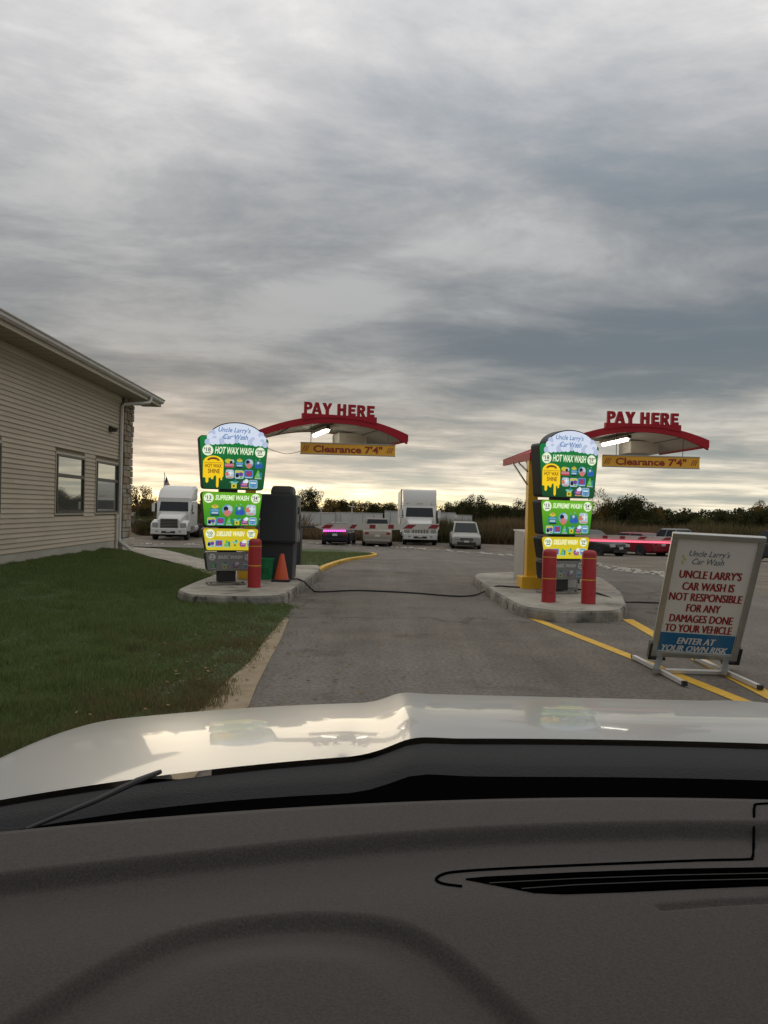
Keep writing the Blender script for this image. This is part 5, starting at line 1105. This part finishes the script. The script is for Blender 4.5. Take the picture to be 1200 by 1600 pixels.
for sx in (-1, 1): b = MB(); b.box((X0C + sx * .42, -.75, .85), (.5, .2, .75), rx=-.2); b.box((X0C + sx * .42, -.5, .55), (.5, .55, .18)); OP(b, 'seat', m_lining, kind='stuff')
# cowl and black glass band
cw = MB(); xs2 = np.linspace(X0C - 1.0, X0C + 1.0, 85)
def rowp(f, z): return [(x, yd(x) + (yr(x) - yd(x)) * f, z(x)) for x in xs2]
def fb_(x): return .60 + .20 * smooth(.20, .78, X0C - x)
def rowf(o, dzz): return [(x, yd(x) + (yr(x) - yd(x)) * (fb_(x) + o), hz(x, yr(x)) - dzz) for x in xs2]
cw.rings([rowp(1.10, lambda x: hz(x, yr(x)) - .030), rowp(1.0, lambda x: hz(x, yr(x)) - .008), rowp(.95, lambda x: hz(x, yr(x)) - .006), rowf(0, .010), rowf(-.09, .022)], False, False); OP(cw, 'cowl', m_cowl, smooth_=True)
gb_ = MB(); gb_.rings([rowf(.02, .04), rowf(-.07, .019), rowp(.2, lambda x: 1.089 - .03 * (x - X0C) ** 2), rowp(-.04, lambda x: 1.097)], False, False); OP(gb_, 'glass_band', m_gap, smooth_=True)
# wiper
def hp_(u, v, z=1.105): return gz(u, v, z)
wp = MB(); wp.tube([hp_(40, 1296, 1.085), hp_(150, 1251, 1.09), hp_(215, 1220, 1.09), hp_(250, 1206, 1.083)], [.002, .003, .004, .003], 8); wv = OP(wp, 'wiper_arm', mat('wiper_black', (.02, .02, .021), .6))
# dashboard height field
ZD = 1.105
def pl(px): return [gz(u, v, ZD) for u, v in px]
cr1 = pl([(-400, 1440), (-150, 1388), (0, 1362), (150, 1345), (300, 1329), (450, 1313), (600, 1300), (750, 1290), (900, 1284), (1050, 1281), (1300, 1282), (1700, 1292)])
arc = catmull(pl([(-140, 1690), (0, 1600), (75, 1552), (150, 1507), (250, 1455), (350, 1428), (480, 1418), (600, 1430), (680, 1463), (760, 1525), (820, 1578), (900, 1660)]), 4)
grv = pl([(1035, 1413), (1120, 1406), (1260, 1399), (1700, 1390)])
ventpx = [(728, 1358), (760, 1355), (900, 1349), (1050, 1344), (1250, 1340), (1600, 1338), (1600, 1366), (1250, 1376), (1100, 1382), (980, 1388), (880, 1391), (835, 1388), (790, 1376)]
vent = pl(ventpx)
def sdist(PX, PY, poly):
    best = np.full(PX.shape, 9.0); sg = np.zeros(PX.shape)
    for a, b in zip(poly, poly[1:]):
        ax, ay, bx, by = a.x, a.y, b.x, b.y; dx, dy = bx - ax, by - ay; t_ = np.clip(((PX - ax) * dx + (PY - ay) * dy) / (dx * dx + dy * dy), 0, 1)
        ex, ey = PX - ax - t_ * dx, PY - ay - t_ * dy; d = np.hypot(ex, ey); cr = dx * ey - dy * ex; m_ = d < best; best = np.where(m_, d, best); sg = np.where(m_, np.sign(cr), sg)
    return best, sg
def npsm(a, b, t): t = np.clip((t - a) / (b - a), 0, 1); return t * t * (3 - 2 * t)
gx = np.concatenate([np.linspace(X0C - .93, -.56, 12)[:-1], np.arange(-.56, .70, .0025), np.linspace(.71, X0C + .93, 14)]); rows = 210
GX = np.tile(gx, (rows, 1)); tt = np.linspace(0, 1, rows)[:, None]; GY = yd(GX) + (.36 - yd(GX)) * tt
GZ = np.full(GX.shape, ZD) - .012 * np.clip(((GX - .1) / .6), -1.5, 1.5) ** 2 * 0
d1, s1_ = sdist(GX, GY, cr1); sd1 = d1 * -s1_; GZ -= .016 * npsm(0, .014, sd1) * (1 - .85 * npsm(.02, .16, sd1))
GZ -= .004 * npsm(.0, .02, .02 - np.abs(GY - yd(GX)))
d2, s2_ = sdist(GX, GY, arc); sd2 = d2 * -s2_; GZ -= .012 * npsm(-.005, .010, sd2) * (1 - npsm(.014, .07, sd2))
d3, _ = sdist(GX, GY, grv); GZ -= .004 * (1 - npsm(.001, .006, d3))
ins_ = np.zeros(GX.shape, bool); j = len(vent) - 1
for i in range(len(vent)):
    xi, yi, xj, yj = vent[i].x, vent[i].y, vent[j].x, vent[j].y
    ins_ ^= ((yi > GY) != (yj > GY)) & (GX < (xj - xi) * (GY - yi) / (yj - yi + 1e-12) + xi); j = i
db = MB(); db.v = [tuple(p) for p in np.stack([GX, GY, GZ], -1).reshape(-1, 3)]; nx = len(gx)
db.f = [(j * nx + i, j * nx + i + 1, (j + 1) * nx + i + 1, (j + 1) * nx + i) for j in range(rows - 1) for i in range(nx - 1)]
dash = OP(db, 'dashboard', m_dash, smooth_=False)
dash.data.polygons.foreach_set('use_smooth', [True] * len(dash.data.polygons))
b = MB(); b.box((X0C, .345, .9), (1.86, .03, .40)); OP(b, 'dash_face', m_dash)
# surface height under features (local lowering by the crease)
def dz_(p):
    k = np.array([[p.x]]); l = np.array([[p.y]]); a, s_ = sdist(k, l, cr1); q = a * -s_; return float((-.016 * npsm(0, .014, q) * (1 - .85 * npsm(.02, .16, q)))[0, 0])
vb = MB(); P = [(p.x, p.y, ZD + dz_(p)) for p in vent]
k = len(P); vb.v = [(p[0], p[1], p[2] + .0015) for p in P] + [(p[0], p[1], p[2] - .004) for p in P]
vb.f = [tuple(t_) for t_ in tessellate_polygon([[Vector((p[0], p[1], 0)) for p in P]])]; vb.f = vb.f + [(i, (i + 1) % k, (i + 1) % k + k, i + k) for i in range(k)]
vb.v = [(p[0] - oc.location.x, p[1] - oc.location.y, p[2]) for p in vb.v]; vt_ = vb.build('defrost_vent', mat('slot_shade', (.0008, .0008, .0008), 1, spec=0), dash);  # flat black sheet, no recess: shade inside the slots is painted as colour
def dpart(mb, nm, m): mb.v = [(p[0] - oc.location.x, p[1] - oc.location.y, p[2]) for p in mb.v]; return mb.build(nm, m, dash)
def onp(u, v, o=0): p = gz(u, v, ZD); p.z += dz_(p) + o; return p
m_slat = mat('vent_slat', (.045, .042, .04), .6)
for pxs in ([(765, 1370), (900, 1364), (1050, 1359), (1250, 1354), (1600, 1350)], [(815, 1383), (900, 1377), (1050, 1371), (1250, 1366), (1600, 1360)]): dpart(MB().tube([onp(u, v, .0018) for u, v in pxs], .0005, 6), 'vent_slat', m_slat)
sp = catmull([onp(u, v, .0007) for u, v in [(722, 1373), (694, 1367), (682, 1358), (690, 1348), (715, 1342), (800, 1337), (950, 1331), (1100, 1325), (1168, 1323), (1176, 1319), (1178, 1300), (1178, 1275), (1179, 1262), (1188, 1257), (1260, 1256), (1500, 1257)]], 6)
dpart(MB().tube(sp, .0013, 6), 'panel_seam', m_gap)

# scattered dry leaves on the grass edge and asphalt
r = np.random.default_rng(21); n = 420; y = 3.8 + 16 * r.uniform(0, 1, n) ** 1.4; x = np.array([lawn_x(b) for b in y]) + r.normal(0, .55, n) + .15
V = []; Fq = []
for i, (a, b) in enumerate(zip(x, y)):
    s_ = r.uniform(.012, .028); t_ = r.uniform(0, 6.28); z_ = .012 + (.05 if a < lawn_x(b) else .0); c, d = math.cos(t_) * s_, math.sin(t_) * s_; e = r.uniform(0, .012)
    V += [(a - c, b - d, z_), (a + d * .5, b - c * .5, z_ + e), (a + c, b + d, z_ + e * .5), (a - d * .5, b + c * .5, z_)]; Fq.append((4 * i, 4 * i + 1, 4 * i + 2, 4 * i + 3))
me = bpy.data.meshes.new('fallen_leaves'); me.from_pydata(V, [], Fq); me.materials.append(mat('dry_leaf', (.13, .07, .02), .8, col2=(.26, .17, .06), nscale=9)); link('fallen_leaves', me, None, kind='stuff')
